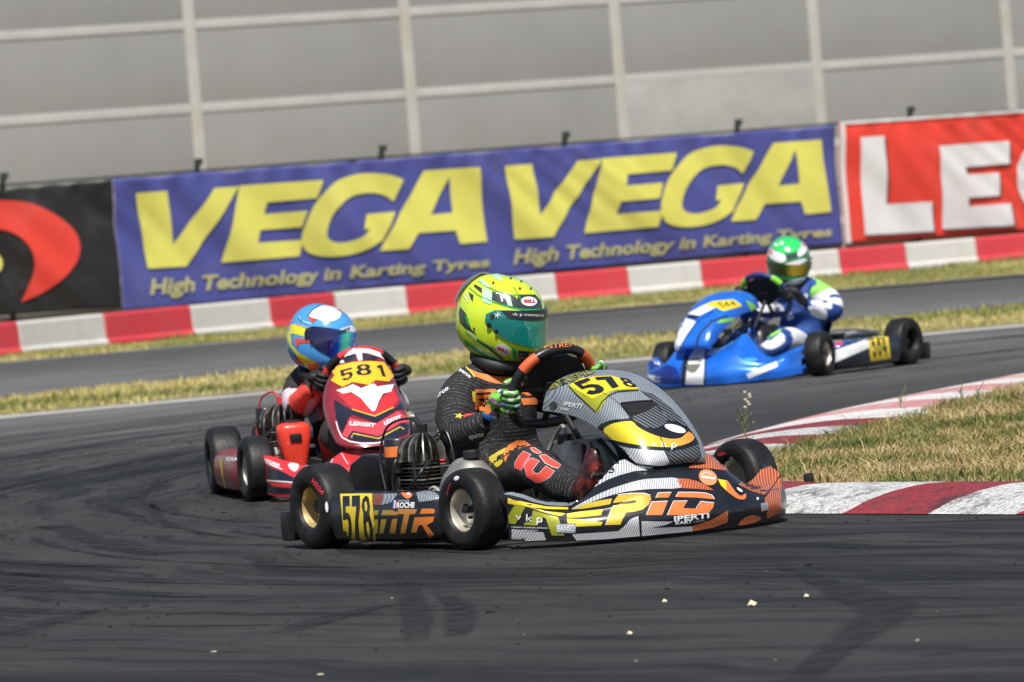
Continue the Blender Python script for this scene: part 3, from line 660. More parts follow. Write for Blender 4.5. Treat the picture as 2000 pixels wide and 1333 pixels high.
KWF = kerbmat('kerb_white_clean', (.68, .67, .65), (.25, .23, .21), .75); KRF = kerbmat('kerb_red_faded', (.44, .13, .14), (.55, .42, .40), 1.0)
kb = tag(empty('kerb', Matrix.Translation((.83, 18.37, 0))), 'red and white painted kerb round the inside of the corner', kind='structure'); KI = Matrix.Translation((-.83, -18.37, 0))
PR = [(0, .003), (.03, .012), (.10, .036), (.20, .056), (.29, .066), (.34, .068), (.42, .066), (.50, .058)]
def sOf(px, py):
    p = at_z(px, py, 0); return min(range(len(KP)), key=lambda i: (KP[i].xy-p.xy).length)
s_near = [acc[sOf(x, 1006)] for x in (1642, 1815)]; seg = (s_near[1]-s_near[0]); s0 = s_near[0]
k0 = -int(s0/seg)-1; far_lim = acc[sOf(1370, 880)]+1.2
fc = [acc[sOf(*p)] for p in ((1372, 872), (1440, 851), (1510, 831), (1600, 812), (1690, 794), (1775, 779), (1850, 767), (1930, 759))]
fc = sorted(fc); far_lim = fc[-1]; s0 -= .045
secs = [(fc[0]-.9, fc[0])]+list(zip(fc, fc[1:])); secs = [(0.0, fc[0]-.9)]+secs
nmid = max(1, round((s0-far_lim)/seg/1.5)); 
if nmid % 2: nmid += 1
secs += [(far_lim+(s0-far_lim)*i/nmid, far_lim+(s0-far_lim)*(i+1)/nmid) for i in range(nmid)]
while secs[-1][1] < acc[-1]-.1: secs.append((secs[-1][1], min(acc[-1], secs[-1][1]+seg)))
i0 = min(range(len(secs)), key=lambda i: abs(secs[i][0]-s0))
for k, (a, b_) in enumerate(secs):
    k -= i0
    if b_-a < .03: continue
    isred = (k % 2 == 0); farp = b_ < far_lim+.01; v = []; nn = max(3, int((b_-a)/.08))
    for i in range(nn+1):
        p, n = kpt(a+(b_-a)*i/nn)
        if n.x < 0 and False: n = -n
        wid = kw_(p.y)
        for d, z in PR: v.append((p.x+n.x*d*wid, p.y+n.y*d*wid, z+.0))
        p2 = p+n*.52*wid; v.append((p2.x, p2.y, -.02))
    m_ = len(PR)+1; f = [(i*m_+j, (i+1)*m_+j, (i+1)*m_+j+1, i*m_+j+1) for i in range(nn) for j in range(m_-1)]
    f.append(tuple(range(m_))); f.append(tuple(range(nn*m_, nn*m_+m_))[::-1])
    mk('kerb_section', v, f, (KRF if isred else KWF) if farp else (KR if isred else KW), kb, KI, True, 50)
# island of grass inside the kerb
IN = []
for s in np.linspace(0.2, acc[-1]-.1, 70):
    p, n = kpt(s); q = p+n*.47*kw_(p.y); IN.append((q.x, q.y))
poly = IN+[(9, 15), (12, 33)]
def inside(X, Y, P):
    c = np.zeros(len(X), bool)
    for (x0, y0), (x1, y1) in zip(P, P[1:]+P[:1]):
        if y0 == y1: continue
        k = ((y0 > Y) != (y1 > Y)) & (X < (x1-x0)*(Y-y0)/(y1-y0)+x0); c ^= k
    return c
T = geometry.tessellate_polygon([[Vector((x, y, 0)) for x, y in poly]])
tag(mk('island_ground', [(x, y, .05) for x, y in poly], [tuple(t) for t in T], SOILG, smooth=False), kind='structure')
n = 210000; X = RNG.random(n)*3.4+.4; Y = RNG.random(n)*14+15.5; k = inside(X, Y, poly) & (X < Y*.096+.35); X, Y = X[k], Y[k]
cl = vnoise(X, Y, 4.5, 25)*.6+vnoise(X, Y, 11, 26)*.4; kk = (vnoise(X, Y, 1.6, 27)*.5+cl*.6+RNG.normal(0, .12, len(X))) > .40; X, Y, cl = X[kk], Y[kk], cl[kk]
t = .35*vnoise(X, Y, 3.1, 21)+.4*vnoise(X, Y, 9, 22)+.25*vnoise(X, Y, 1.2, 23); t = (t-.5)*2.1+.44+RNG.normal(0, .17, len(X)); h = (.010+.024*RNG.random(len(X))**1.5)*(.5+1.5*cl)
h *= 1+1.3*(RNG.random(len(X)) > .99)
b = blades('island_grass', X, Y, .05, h, .0045, t, GNEAR, 1.9); b['label'] = 'patchy dry grass with green tufts on the island inside the kerb'
# loose rubber and flakes on the asphalt
def bits(name, n, fn, size, m, label):
    mb_v = []; mb_f = []
    for i in range(n):
        x, y = fn(); s_ = size*(.4+random.random()**3*1.6); a = random.random()*6.28; e = 1+random.random()*1.5; k = len(mb_v)
        for (u, v_, w_) in ((-1, -.6, 0), (1, -.5, 0), (.8, .7, 0), (-.9, .6, 0), (-.4, -.3, 1), (.5, .2, .9)):
            uu = (u*e+random.uniform(-.3, .3))*s_; vv = (v_+random.uniform(-.3, .3))*s_; mb_v.append((x+uu*math.cos(a)-vv*math.sin(a), y+uu*math.sin(a)+vv*math.cos(a), .001+w_*s_*.7))
        mb_f += [(k, k+1, k+4), (k+1, k+5, k+4), (k+1, k+2, k+5), (k+2, k+3, k+5), (k+3, k+4, k+5), (k+3, k, k+4)]
    return tag(mk(name, mb_v, mb_f, m, smooth=False), label, 'debris', kind='stuff')
def onarc():
    while True:
        r = 11.9+random.random()**1.0*3.6; th = random.uniform(-.75, .7); x, y = 11.3-r*math.cos(th), 24+r*math.sin(th)
        if y > 12 and abs(x) < y*.1: return x, y
bits('rubber_marbles', 1900, onarc, .0040, mat('crumb_rubber', (.008, .008, .008), .8), 'black rubber crumbs scattered over the asphalt')
bits('pale_flakes', 14, lambda: (random.uniform(-1, 1.1), random.uniform(12.5, 17)), .0026, mat('pale_flake', (.45, .42, .33), .8), 'pale flakes and grit lying on the asphalt')
LEAF = mat('dry_leaf', (.62, .55, .36), .7, var=.2)
for (px, py, s_, lab) in ((1469, 1184, .012, 'crumpled pale leaf, largest on the asphalt in front of the leading kart'), (1575, 1167, .007, 'small pale leaf right of the crumpled one'), (1298, 1177, .007, 'small flat pale leaf left of the crumpled one'), (1230, 1240, .007, 'small pale leaf lowest on the asphalt')):
    p = at_z(px, py); v = [(-1, 0, .1), (-.3, -.5, .3), (.5, -.6, .05), (1.1, 0, .5), (.4, .4, .9), (-.2, .7, 1.2), (0, 0, .35)]
    o = mk('leaf', [(x*s_, y*s_, z*s_+.001) for x, y, z in v], [(6, i, (i+1) % 6) for i in range(6)], LEAF, None, Matrix.Translation(p), smooth=False); tag(o, lab, 'leaf', 'pale leaves on the asphalt')
st = at_z(1580, 941, .068); mb = MB(); mb.box((0, 0, .014), (.035, .026, .028), bev=.009); tag(mb.build('rubber_lump', RUB, None, Matrix.Translation(st)), 'black rubber lump lying on the near kerb', 'debris')
# tall weeds
WG = mat('weed_stem', (.13, .17, .05), .7, var=.3); WS = mat('weed_seed_head', (.48, .47, .36), .8)
def weed(px, py, z, h, label, heads=True, lean=.0, fork=False):
    p = at_z(px, py, z); e = tag(empty('weed', Matrix.Translation(p)), label, 'weed', 'tall weeds by the kerb'); mb = MB(); H2 = []
    top = [(lean*h*k*k-.012*math.sin(5*k), 0, h*k) for k in (0, .25, .5, .75, 1)]; mb.tube(top, [.0035, .003, .0025, .002, .0012], 6)
    for s_ in range(5 if fork else 3):
        b0 = Vector(top[1]).lerp(Vector(top[2]), s_/4); a = s_*2.2; q = b0+Vector((math.cos(a)*h*.16, math.sin(a)*h*.12, h*.16)); mb.tube([b0, b0.lerp(q, .5)+Vector((0, 0, .01)), q], .0016, 5); H2.append(q)
    mb.build('stem', WG, e)
    lf = MB()
    for q in H2+[Vector(top[0])+Vector((.01, 0, .02))]:
        for k in range(3):
            a = random.random()*6; d = Vector((math.cos(a), math.sin(a), .5))*h*.10; s2 = Vector((-d.y, d.x, 0))*.25; lf.add([q, q+d*.5+s2, q+d, q+d*.5-s2], [(0, 1, 2, 3)])
    lf.build('leaf', WG, e, smooth=False)
    if heads:
        hd = MB()
        for k in range(7): c = Vector(top[3]).lerp(Vector(top[4]), k/5)+Vector((random.uniform(-.012, .012), 0, 0)); hd.box(c, (.012, .008, .009), bev=.003)
        hd.build('seed_head', WS, e)
weed(1462, 868, .05, .20, 'tall green weed rising behind the front wheel of the leading kart', fork=True)
weed(1764, 805, .05, .13, 'thin dry weed with slanting stem by the far kerb', heads=False, lean=.1)
weed(1885, 790, .05, .12, 'dry weed clump, leftmost of two by the kerb at the upper right', heads=False, lean=-.2)
weed(1915, 785, .05, .10, 'dry weed clump, rightmost of two by the kerb at the upper right', heads=False, lean=.15)
# ------------------------------------------------------------ kart frames: origin under the rear axle, +x forward, +y the driver's left
def frame(O, f, z=0.0, rollx=0.0):
    n = math.hypot(*f); a = math.atan2(f[1], f[0]); return Matrix.Translation((O[0], O[1], z)) @ Matrix.Rotation(a, 4, 'Z')
MA = frame((-.219, 18.864), (.517, -.856)); MR = frame((-.715, 23.42), (.18, -.983)); MBl = frame((1.84, 33.25), (-.56, -.83))
def on(M, px, py, ax, val):
    I = M.inverted(); o = I @ EYE; d = I.to_3x3() @ ray(px, py); return o+d*((val-o[ax])/d[ax])

def make_tyre(R, w, kart, x, y, steer, rim, deep, name='tyre'):
    M = Matrix.Translation((x, y, R-.002)) @ Matrix.Rotation(steer, 4, 'Z')
    h = w/2; half = [(.066, h*.74), (.071, h*.90), (.084, h*.985), (.100, h*1.0), (R-.022, h*.96), (R-.011, h*.86), (R-.0045, h*.72), (R-.0012, h*.45), (R, 0)]
    P = [Vector((r, -yy, 0)) for r, yy in half]+[Vector((r, yy, 0)) for r, yy in half[-2::-1]]; prof = [(p.x, p.y) for p in crom(P, 3)]+[(.066, -h*.74)]
    t = MB().lathe(prof, 56).build(name, RUB, kart, M, sharp=70)
    s = -1 if y < 0 else 1; pr = []
    for sg, dp in ((s, deep), (-s, .02)):
        q = [(.075, h*.78*sg), (.0765, h*.83*sg), (.073, h*.86*sg), (.069, h*.82*sg), (.0655, h*.70*sg), (.063, h*.5*sg), (.061, (h*.7-dp)*sg), (.052, (h*.7-dp-.004)*sg), (.03, (h*.7-dp+.003)*sg), (.0, (h*.7-dp+.003)*sg)]
        if sg < 0: q = q
        pr.append(q)
    mb = MB(); mb.lathe(pr[0], 40); mb.lathe(pr[1][::-1], 40); r = mb.build('rim', rim, t, sharp=40)
    mb = MB(); yy = (h*.7-deep+.003)*s
    mb.tube([(0, yy-.01*s, 0), (0, yy+.03*s, 0)], .011 if R < .135 else .022, 14)
    for k in range(3): a = k*2.094+.5; mb.tube([(.025*math.cos(a), yy, .025*math.sin(a)), (.025*math.cos(a), yy+.012*s, .025*math.sin(a))], .005, 6)
    mb.tube([(.052, yy, .03), (.05, yy+.026*s, .029)], .0035, 6); mb.build('hub', BLK, t, sharp=40)
    return t

NOSE = [  # |y|: bottom, crease, upper front, top, rear edge   as (x, z)
    (0.00, [(1.455, .012), (1.468, .07), (1.43, .145), (1.365, .20), (1.255, .245)]),
    (.15, [(1.445, .012), (1.458, .07), (1.415, .14), (1.35, .198), (1.262, .243)]),
    (.22, [(1.43, .012), (1.44, .07), (1.40, .13), (1.34, .168), (1.27, .207)]),
    (.30, [(1.40, .014), (1.412, .068), (1.38, .108), (1.315, .120), (1.235, .134)]),
    (.38, [(1.36, .016), (1.372, .066), (1.34, .102), (1.28, .112), (1.215, .128)]),
    (.45, [(1.295, .02), (1.308, .066), (1.285, .103), (1.235, .124), (1.17, .152)]),
    (.50, [(1.225, .024), (1.240, .068), (1.226, .134), (1.18, .150), (1.13, .172)]),
    (.522, [(1.165, .03), (1.175, .07), (1.168, .155), (1.13, .166), (1.09, .177)]), (.528, [(1.13, .03), (1.138, .07), (1.134, .158), (1.11, .168), (1.08, .178)])]
NOSE = [(y, [P[0], P[1], tuple(P[1][i]*.12+P[2][i]*.88 for i in (0, 1)), P[2], tuple(P[2][i]*.86+P[3][i]*.14 for i in (0, 1)), P[3], P[4]]) for y, P in NOSE]
def make_nose(kart, m, hump=0.0, drop=0.0):
    def pt(x, y, z, k):
        y *= .935; q = hump*math.exp(-((abs(y)-.21)/.08)**2)*(k/6)**1.5; d = drop*math.exp(-(y/.21)**4)*(k/6)**1.3; return Vector((x-q*.5, y, z+q-d))
    rows = [[pt(x, -y, z, k) for k, (x, z) in enumerate(P)] for y, P in NOSE[::-1]]+[[pt(x, y, z, k) for k, (x, z) in enumerate(P)] for y, P in NOSE[1:]]
    G = loft(rows, 5, 4); v, f = shell(G, .005, flip=True); return mk('nose_fairing', v, f, m, kart, None, True, 55)
NAS = [((.872, .522), (.822, .408), .150), ((.96, .521), (.93, .402), .165), ((1.05, .502), (1.03, .386), .155), ((1.15, .459), (1.13, .352), .148), ((1.245, .395), (1.215, .308), .140),
       ((1.314, .334), (1.278, .264), .132), ((1.350, .286), (1.312, .236), .125), ((1.369, .246), (1.335, .216), .115), ((1.364, .222), (1.338, .206), .112)]
def make_nassau(kart, m, S=NAS, y0=None, sharpness=.60, dx=0):
    rows = []; S = [((c[0]+dx, c[1]), (e[0]+dx, e[1]), w_) for c, e, w_ in S]
    for i, (c, e, w_) in enumerate(S):
        r = []
        for k in range(-8, 9):
            a = k/8*PI/2; sy = math.copysign(abs(math.sin(a))**.95, a); kk = 1-abs(math.cos(a))**sharpness if abs(k) < 8 else 1
            r.append(Vector((c[0]+(e[0]-c[0])*kk, w_*sy+(y0[i] if y0 else 0), c[1]+(e[1]-c[1])*kk)))
        rows.append(r)
    G = loft(rows, 2, 4); v, f = shell(G, .004); return mk('front_panel', v, f, m, kart, None, True, 60)
def make_pod(kart, m, s):
    pr = [(.40, .035), (.50, .026), (.556, .034), (.574, .07), (.576, .12), (.566, .163), (.545, .181), (.49, .186), (.42, .176)]
    rows = []
    for x, a, zt in ((.155, 1, 1), (.17, 1, 1), (.30, 1, 1.0), (.45, 1, 1.0), (.60, 1, .99), (.68, .975, .97), (.735, .92, .92), (.765, .82, .82), (.775, .72, .70)):
        rows.append([Vector((x, s*(.40+(y-.40)*a-(1-a)*.10), .10+(z-.10)*zt)) for y, z in pr])
    G = loft(rows, 4, 4); v, f = shell(G, .004, flip=(s > 0)); 
    o = mk('side_pod', v, f, m, kart, None, True, 60); return o

def make_kart(name, M, label, P):
    k = tag(empty(name, M), label, 'kart', 'racing karts on the track')
    T = {}
    for (x, y, R, w, st, rm, dp) in ((0, -.51, .140, .135, 0, P['rim_rear'], .05), (0, .51, .140, .135, 0, P['rim_rear'], .05), (.95, -.51, .130, .112, P['steer'], P['rim_front'], .035), (.95, .51, .130, .112, P['steer'], P['rim_front'], .035)):
        T[(x, y)] = make_tyre(R, w, k, x, y, st, rm, dp)
    # chassis
    fm = P['frame']; r = .014
    mb = MB()
    for s in (-1, 1):
        mb.tube(crom([(-.04, s*.24, .06), (.2, s*.30, .05), (.6, s*.30, .045), (.85, s*.2, .05), (1.0, s*.20, .07), (1.12, s*.13, .07)], 5), r, 8)
        mb.tube(crom([(.95, s*.21, .10), (.95, s*.40, .115), (.95, s*.47, .13)], 3), .013, 8)
        mb.tube(crom([(.18, s*.30, .06), (.20, s*.42, .07), (.28, s*.50, .09), (.62, s*.50, .09), (.72, s*.40, .07), (.74, s*.28, .06)], 4), .01, 8)
        mb.tube(crom([(1.1, s*.15, .08), (1.25, s*.17, .10), (1.33, s*.1, .12), (1.34, 0, .12)], 4), .009, 8)
        mb.tube([(.66+.2, s*.03, .30), (1.02, s*.14, .07)], .008, 6); mb.tube([(1.02, s*.1, .30), (1.1, s*.12, .09)], .007, 6)
    mb.tube([(.2, -.3, .05), (.2, .3, .05)], r, 8); mb.tube([(.95, -.21, .07), (.95, .21, .07)], r, 8); mb.tube([(1.12, -.13, .07), (1.12, .13, .07)], r, 8)
    mb.build('frame', fm, k)
    MB().tube([(0, -.54, .138), (0, .54, .138)], .02, 14).build('rear_axle', DARKMET, k)
    mb = MB(); mb.lathe([(.02, -.006), (.095, -.006), (.095, .006), (.02, .006)], 28, Matrix.Translation((0, .16, .138))); mb.build('brake_disc', CHROME, k)
    MB().box((.74, 0, .03), (.78, .46, .006), bev=.002).build('floor_tray', P.get('tray', DARKMET), k)
    MB().tube([(.66, 0, .44), (.99, 0, .10)], .010, 10).build('steering_column', BLK, k)
    for s in (-1, 1): MB().tube([(.98, s*.03, .10), (.93, s*.42, .125)], .006, 8).build('tie_rod', CHROME, k)
    for s in (-1, 1):
        mb = MB(); mb.tube([(1.10, s*.12, .06), (1.12, s*.125, .20)], .006, 8); mb.tube([(1.12, s*.07, .20), (1.12, s*.17, .20)], .008, 8); mb.build('pedal', CHROME, k)
    mb = MB(); mb.box((-.225, 0, .073), (.055, 1.09, .10), bev=.016)
    for s in (-1, 1): mb.box((-.17, s*.2, .09), (.10, .05, .05), bev=.01)
    mb.build('rear_bumper', BLK, k)
    mb = MB(); rows = []
    for z, wx, wy in ((.06, .085, .10), (.10, .095, .115), (.20, .09, .11), (.27, .075, .095), (.30, .05, .07)):
        rows.append([Vector((.83-.12*(z-.06)+wx*math.copysign(abs(math.cos(t))**.6, math.cos(t)), wy*math.copysign(abs(math.sin(t))**.6, math.sin(t)), z)) for t in [2*PI*q/16 for q in range(17)]])
    v, f = shell(loft(rows, 2, 3), .003, flip=True); ft = mk('fuel_tank', v, f, P['tank'], k, None, True, 60)
    MB().box((.80, 0, .299), (.11, .14, .01), bev=.004).build('lid', P['tank'], ft)
    mb = MB(); mb.tube([(.79, -.05, .29), (.79, -.05, .325)], .028, 16); mb.build('cap', BLK, ft)
    mb = MB(); mb.tube(crom([(.79, -.05, .30), (.76, -.04, .35), (.66, -.02, .30), (.58, -.06, .16)], 6), .007, 8); mb.tube(crom([(.86, -.04, .30), (.93, -.05, .28), (.95, -.07, .16), (.93, -.07, .08)], 6), .007, 8); mb.build('hose', P.get('hose', DARKMET), k)
    # seat
    rows = []
    for x, z, w_, e in ((.10, .36, .12, .02), (.12, .30, .15, .05), (.16, .19, .165, .08), (.22, .09, .17, .09), (.33, .055, .175, .11), (.46, .06, .175, .16), (.56, .075, .17, .19), (.62, .09, .16, .17)):
        dn = Vector((.75, 0, .65)); rows.append([Vector((x, w_*math.sin(a), z))+dn*e*(1-math.cos(a))*1.4 for a in [q/6*1.45 for q in range(-6, 7)]])
    v, f = shell(loft(rows, 2, 3), .006); mk('seat', v, f, P['seat'], k, None, True, 60)
    # engine with its fins
    E0 = Vector((.315, -.305, 0)); mb = MB(); mb.box(E0+Vector((0, 0, .105)), (.17, .13, .12), bev=.03); mb.tube([E0+Vector((0, 0, .15)), E0+Vector((0, 0, .29))], .052, 20)
    mb.tube([E0+Vector((.0, -.05, .12)), E0+Vector((0, -.085, .12))], .05, 18); en = mb.build('engine', FIN, k)
    mb = MB(); mb.lathe([(0, .108), (.038, .108), (.042, .102), (.042, 0), (.038, -.006), (0, -.006)][::-1] if False else [(0, .108), (.040, .108), (.044, .102), (.044, 0), (.040, -.006), (0, -.006)] if True else [(0, .008), (.058, .008), (.062, .002), (.062, -.10), (.058, -.108), (0, -.108)], 24, Matrix.Translation(E0+Vector((-.075, -.05, .235))) @ Matrix.Rotation(PI/2, 4, 'X'))
    mb.build('starter_cover', BLK, en)
    for i in range(9):
        mb = MB(); mb.box(E0+Vector((.015, 0, .158+i*.0125)), (.150-.002*abs(i-4), .135-.002*abs(i-4), .0042), bev=.0018); mb.build('fin', FINEDGE if i % 3 == 1 else FIN, en)
    for i in range(11):
        a = PI*i/11; n = 10; pr = [(-.092, .0)]+[(-.092*math.cos(PI*q/n), .012+.078*math.sin(PI*q/n)**.8) for q in range(n+1)]+[(.092, .0)]
        mb = MB(); mb.prism(pr, .0045, Matrix.Translation(E0+Vector((.01, 0, .268))) @ Matrix.Rotation(a, 4, 'Z')); mb.build('head_fin', FINEDGE if i % 2 else FIN, en, sharp=25)
    mb = MB(); mb.tube([E0+Vector((.01, 0, .30)), E0+Vector((.01, 0, .355))], .012, 10); mb.tube([E0+Vector((.01, 0, .352)), E0+Vector((.012, 0, .385))], .015, 10); mb.build('spark_plug', P['wire'], en)
    mb = MB(); q = E0+Vector((.012, 0, .37)); mb.tube(crom([q, q+Vector((-.05, -.02, .035)), q+Vector((-.13, -.06, .01)), q+Vector((-.155, -.08, -.09)), q+Vector((-.12, -.09, -.19))], 7), .0042, 7); mb.build('ignition_wire', P['wire'], en)
    mb = MB(); mb.tube(crom([E0+Vector((.10, -.03, .27)), E0+Vector((.12, -.09, .23)), E0+Vector((.06, -.11, .16)), E0+Vector((.10, -.10, .10)), E0+Vector((.18, -.05, .12))], 6), .004, 6)
    mb.tube(crom([E0+Vector((.02, -.04, .33)), E0+Vector((.07, -.08, .30)), E0+Vector((.09, -.09, .20)), E0+Vector((.05, -.09, .12))], 6), .004, 6); mb.build('cable', BLK, en)
    mb = MB(); c = E0+Vector((.145, -.055, .135)); mb.tube([c+Vector((.042*math.cos(a), 0, .048*math.sin(a))) for a in [q/20*5.2 for q in range(21)]], .006, 8); mb.build('fuel_hose', mat('clear_hose', (.35, .35, .32), .3) if 'clear_hose' not in bpy.data.materials else bpy.data.materials['clear_hose'], k)
    mb = MB(); c = E0+Vector((.10, -.02, .15)); mb.tube([c, c+Vector((.07, 0, .005))], [.03, .026], 14); mb.box(c+Vector((.085, 0, .0)), (.035, .05, .055), bev=.008); mb.tube([c+Vector((.085, 0, -.05)), c+Vector((.085, 0, .0))], .02, 12); mb.tube([c+Vector((.10, 0, .01)), Vector((.52, -.30, .17))], .024, 12); mb.build('carburettor', ALU, k)
    mb = MB(); mb.tube(crom([E0+Vector((.09, -.06, .13)), E0+Vector((.13, -.14, .16)), E0+Vector((.20, -.13, .12)), E0+Vector((.24, -.05, .16)), (.62, -.18, .12)], 6), .0035, 6)
    mb.tube(crom([E0+Vector((-.02, -.06, .31)), E0+Vector((.02, -.12, .27)), E0+Vector((.0, -.12, .18)), E0+Vector((.06, -.08, .12))], 6), .0032, 6); mb.tube(crom([E0+Vector((.05, .0, .33)), E0+Vector((.12, .02, .36)), E0+Vector((.16, .02, .26)), E0+Vector((.12, .02, .18))], 6), .0032, 6); mb.build('cable', DARKMET, en)
    # chain guard: black wedge behind the engine
    G = [on(MA, *p, 1, -.36) for p in ((688, 925), (693, 905), (715, 888), (742, 889), (786, 928), (790, 958), (700, 968))]
    mb = MB(); mb.prism([(p.x, p.z) for p in G], .055, Matrix.Translation((0, -.35, 0))); g = mb.build('chain_guard', P.get('guard', BLK), k, sharp=20)
    bv = g.modifiers.new('b', 'BEVEL'); bv.width = .006; bv.segments = 2
    # intake silencer
    A0 = Vector((.585, -.30, 0)); a = P['airbox']
    if P.get('boxy'):
        mb = MB(); rows = []
        for z, wx, wy in ((.08, .038, .040), (.12, .045, .048), (.19, .058, .062), (.25, .062, .068), (.275, .056, .062), (.285, .035, .040)):
            rows.append([A0+Vector((wx*math.copysign(abs(math.cos(t))**.6, math.cos(t)), wy*math.copysign(abs(math.sin(t))**.6, math.sin(t)), z)) for t in [2*PI*q/16 for q in range(17)]])
        v, f = shell(loft(rows, 2, 3), .003, flip=True); v = v+[A0+Vector((0, 0, .288))]
        o = mk('intake_silencer', v, f, a, k, None, True, 60); mb = MB(); mb.tube([A0+Vector((-.0, 0, .275)), A0+Vector((0, 0, .284))], .05, 20); mb.build('lid', a, o)
        MB().box(A0+Vector((.057, 0, .225)), (.02, .05, .034), bev=.012).build('cap', BLK, o)
        MB().box(A0+Vector((.0, 0, .288)), (.055, .06, .014), bev=.006).build('cap', BLK, o)
    else:
        prof = [(.108, 0), (.116, .05), (.108, .09), (.080, .125), (.055, .148), (.030, .158), (.0, .160)]
        mb = MB(); mb.lathe([(p.x, p.y) for p in crom([(r_, h_, 0) for r_, h_ in prof], 3)], 32, Matrix.Translation(A0+Vector((0, 0, .115))) @ Matrix.Scale(.78, 4, (0, 1, 0)) @ Matrix.Rotation(PI/2, 4, 'X')); o = mb.build('intake_silencer', a, k, sharp=80)
        mb = MB(); mb.lathe([(0, .026), (.024, .026), (.029, .021), (.029, .0), (.0, 0)], 20, Matrix.Translation(A0+Vector((.03, 0, .272))) @ Matrix.Rotation(PI/2, 4, 'X')); mb.build('cap', BLK, o)
    # exhaust on the driver's left
    MB().tube(crom([(.2, -.2, .2), (.0, -.1, .2), (-.08, .12, .2), (-.08, .3, .19)], 6), [.02+.012*math.sin(q/18*PI) for q in range(19)], 14).build('exhaust', CHROME if P.get('chrome_exhaust') else DARKMET, k)
    # steering wheel
    C = Vector(P.get('wheel_c', (.645, 0, .467))); e1, e2, n = Vector((0, 1, 0)), Vector((.5, 0, .866)), Vector((-.866, 0, .5)); R = .150
    Rt = Matrix((( e1.x, e2.x, n.x, C.x), (e1.y, e2.y, n.y, C.y), (e1.z, e2.z, n.z, C.z), (0, 0, 0, 1)))
    def rim(a, rr=R):
        x, y = rr*math.sin(a), rr*math.cos(a)
        if y < -.118: y = -.118-(abs(y)-.118)*.25
        return Vector((x, y, 0))
    mb = MB(); mb.tube([rim(a*2*PI/48) for a in range(48)], .0165, 12, closed=True); sw = mb.build('steering_wheel', P['wheel'], k, Rt)
    for s in (-1, 1): MB().tube([rim(s*math.radians(q)) for q in range(34, 60, 4)], .0185, 12).build('grip_band', P['band'], sw)
    mb = MB()
    for s in (-1, 1): mb.tube([(0, 0, -.01), (s*.07, .01, -.004), (s*.14, .012, 0)], [.012, .011, .011], 8)
    mb.tube([(0, 0, -.01), (0, -.12, 0)], .011, 8); mb.box((0, 0, -.015), (.08, .08, .02), bev=.006); mb.build('spoke', BLK, sw)
    mb = MB(); mb.add(*(lambda n_: ([Vector((x, y, z)) for z in (-.012, .010) for x, y in n_], [tuple(range(len(n_))), tuple(range(len(n_), 2*len(n_)))[::-1]]+[(i, (i+1) % len(n_), (i+1) % len(n_)+len(n_), i+len(n_)) for i in range(len(n_))]))([(-.105, .01), (-.11, .06), (-.08, .105), (-.03, .125), (.03, .125), (.08, .105), (.11, .06), (.105, .01), (.05, -.03), (-.05, -.03)]))
    mb.build('hub_shield', BLK, sw, sharp=20)
    mb = MB(); mb.box((0, .055, .022), (.10, .06, .022), bev=.006); dl = mb.build('display', BLK, sw)
    MB().box((0, .058, .0345), (.055, .025, .002)).build('screen', DARKMET, dl)
    for x in (-.075, .075): MB().tube([(x, .03, .01), (x, .03, .02)], .008, 10).build('button', DARKMET, sw)
    k['_w'] = 0; del k['_w']
    return k, T, sw, Rt
KP_A = dict(rim_rear=GOLD, rim_front=GREYMET, steer=.10, frame=BLK, seat=SEATM, wire=BLK, airbox=ALU, wheel=BLK, tank=mat('translucent_tank', (.42, .40, .36), .4, var=.3, vs=20, dirt=(.05, .05, .05), ds=12, da=.8), hose=mat('grey_hose', (.28, .27, .25), .4), band=mat('orange_grip', (.65, .11, .03), .5, var=.1), guard=BLK)
KP_R = dict(rim_rear=GREYMET, rim_front=GREYMET, steer=.08, frame=GOLD, seat=BLK, wire=mat('red_wire', (.6, .04, .03), .4), airbox=REDB, boxy=True, wheel=REDP, tank=BLK, band=BLK, guard=BLK, wheel_c=(.70, -.03, .425))
KP_B = dict(rim_rear=BLK, rim_front=GREYMET, steer=.16, frame=BLUP, seat=BLK, wire=BLK, airbox=BLK, tank=BLK, wheel=mat('blue_wheel_rim', (.015, .03, .13), .5), band=LGRN, chrome_exhaust=True)
kA, TA, swA, RtA = make_kart('kart', MA, 'silver, black and orange kart number 578 leading in the foreground', KP_A)
kR, TR_, swR, RtR = make_kart('kart', MR, 'red and black kart number 581 following close behind on the left', KP_R)
kB, TB, swB, RtB = make_kart('kart', MBl, 'blue and white kart rounding the bend in the distance on the right', KP_B)
noseA = make_nose(kA, BLKG); nasA = make_nassau(kA, TWS); podA = make_pod(kA, BLKG, -1); podA2 = make_pod(kA, BLKG, 1)
noseR = make_nose(kR, REDP, 0, .085); podR = make_pod(kR, CRIM, -1); podR2 = make_pod(kR, CRIM, 1)
noseB = make_nose(kB, BLUP, .085, .05); nasB = make_nassau(kB, BLUP, y0=[-.045]*9, dx=.07); podB = make_pod(kB, NAVY, 1); podB2 = make_pod(kB, NAVY, -1)
S = []; Y0 = []
for (px, py, x, w_, dx, dz) in ((708, 681, .88, .075, -.02, -.045), (706, 692, .90, .105, -.04, -.075), (704, 716, .945, .140, -.06, -.085), (708, 752, 1.03, .156, -.06, -.075), (718, 790, 1.13, .160, -.055, -.06), (727, 822, 1.22, .155, -.05, -.045), (732, 848, 1.30, .142, -.04, -.03), (736, 862, 1.345, .115, -.03, -.016), (738, 871, 1.36, .07, -.015, -.006)):
    p = on(MR, px, py, 0, x); S.append(((p.x, p.z), (p.x+dx, p.z+dz), w_)); Y0.append(p.y)
nasR = make_nassau(kR, CRIM, S, Y0, .75)
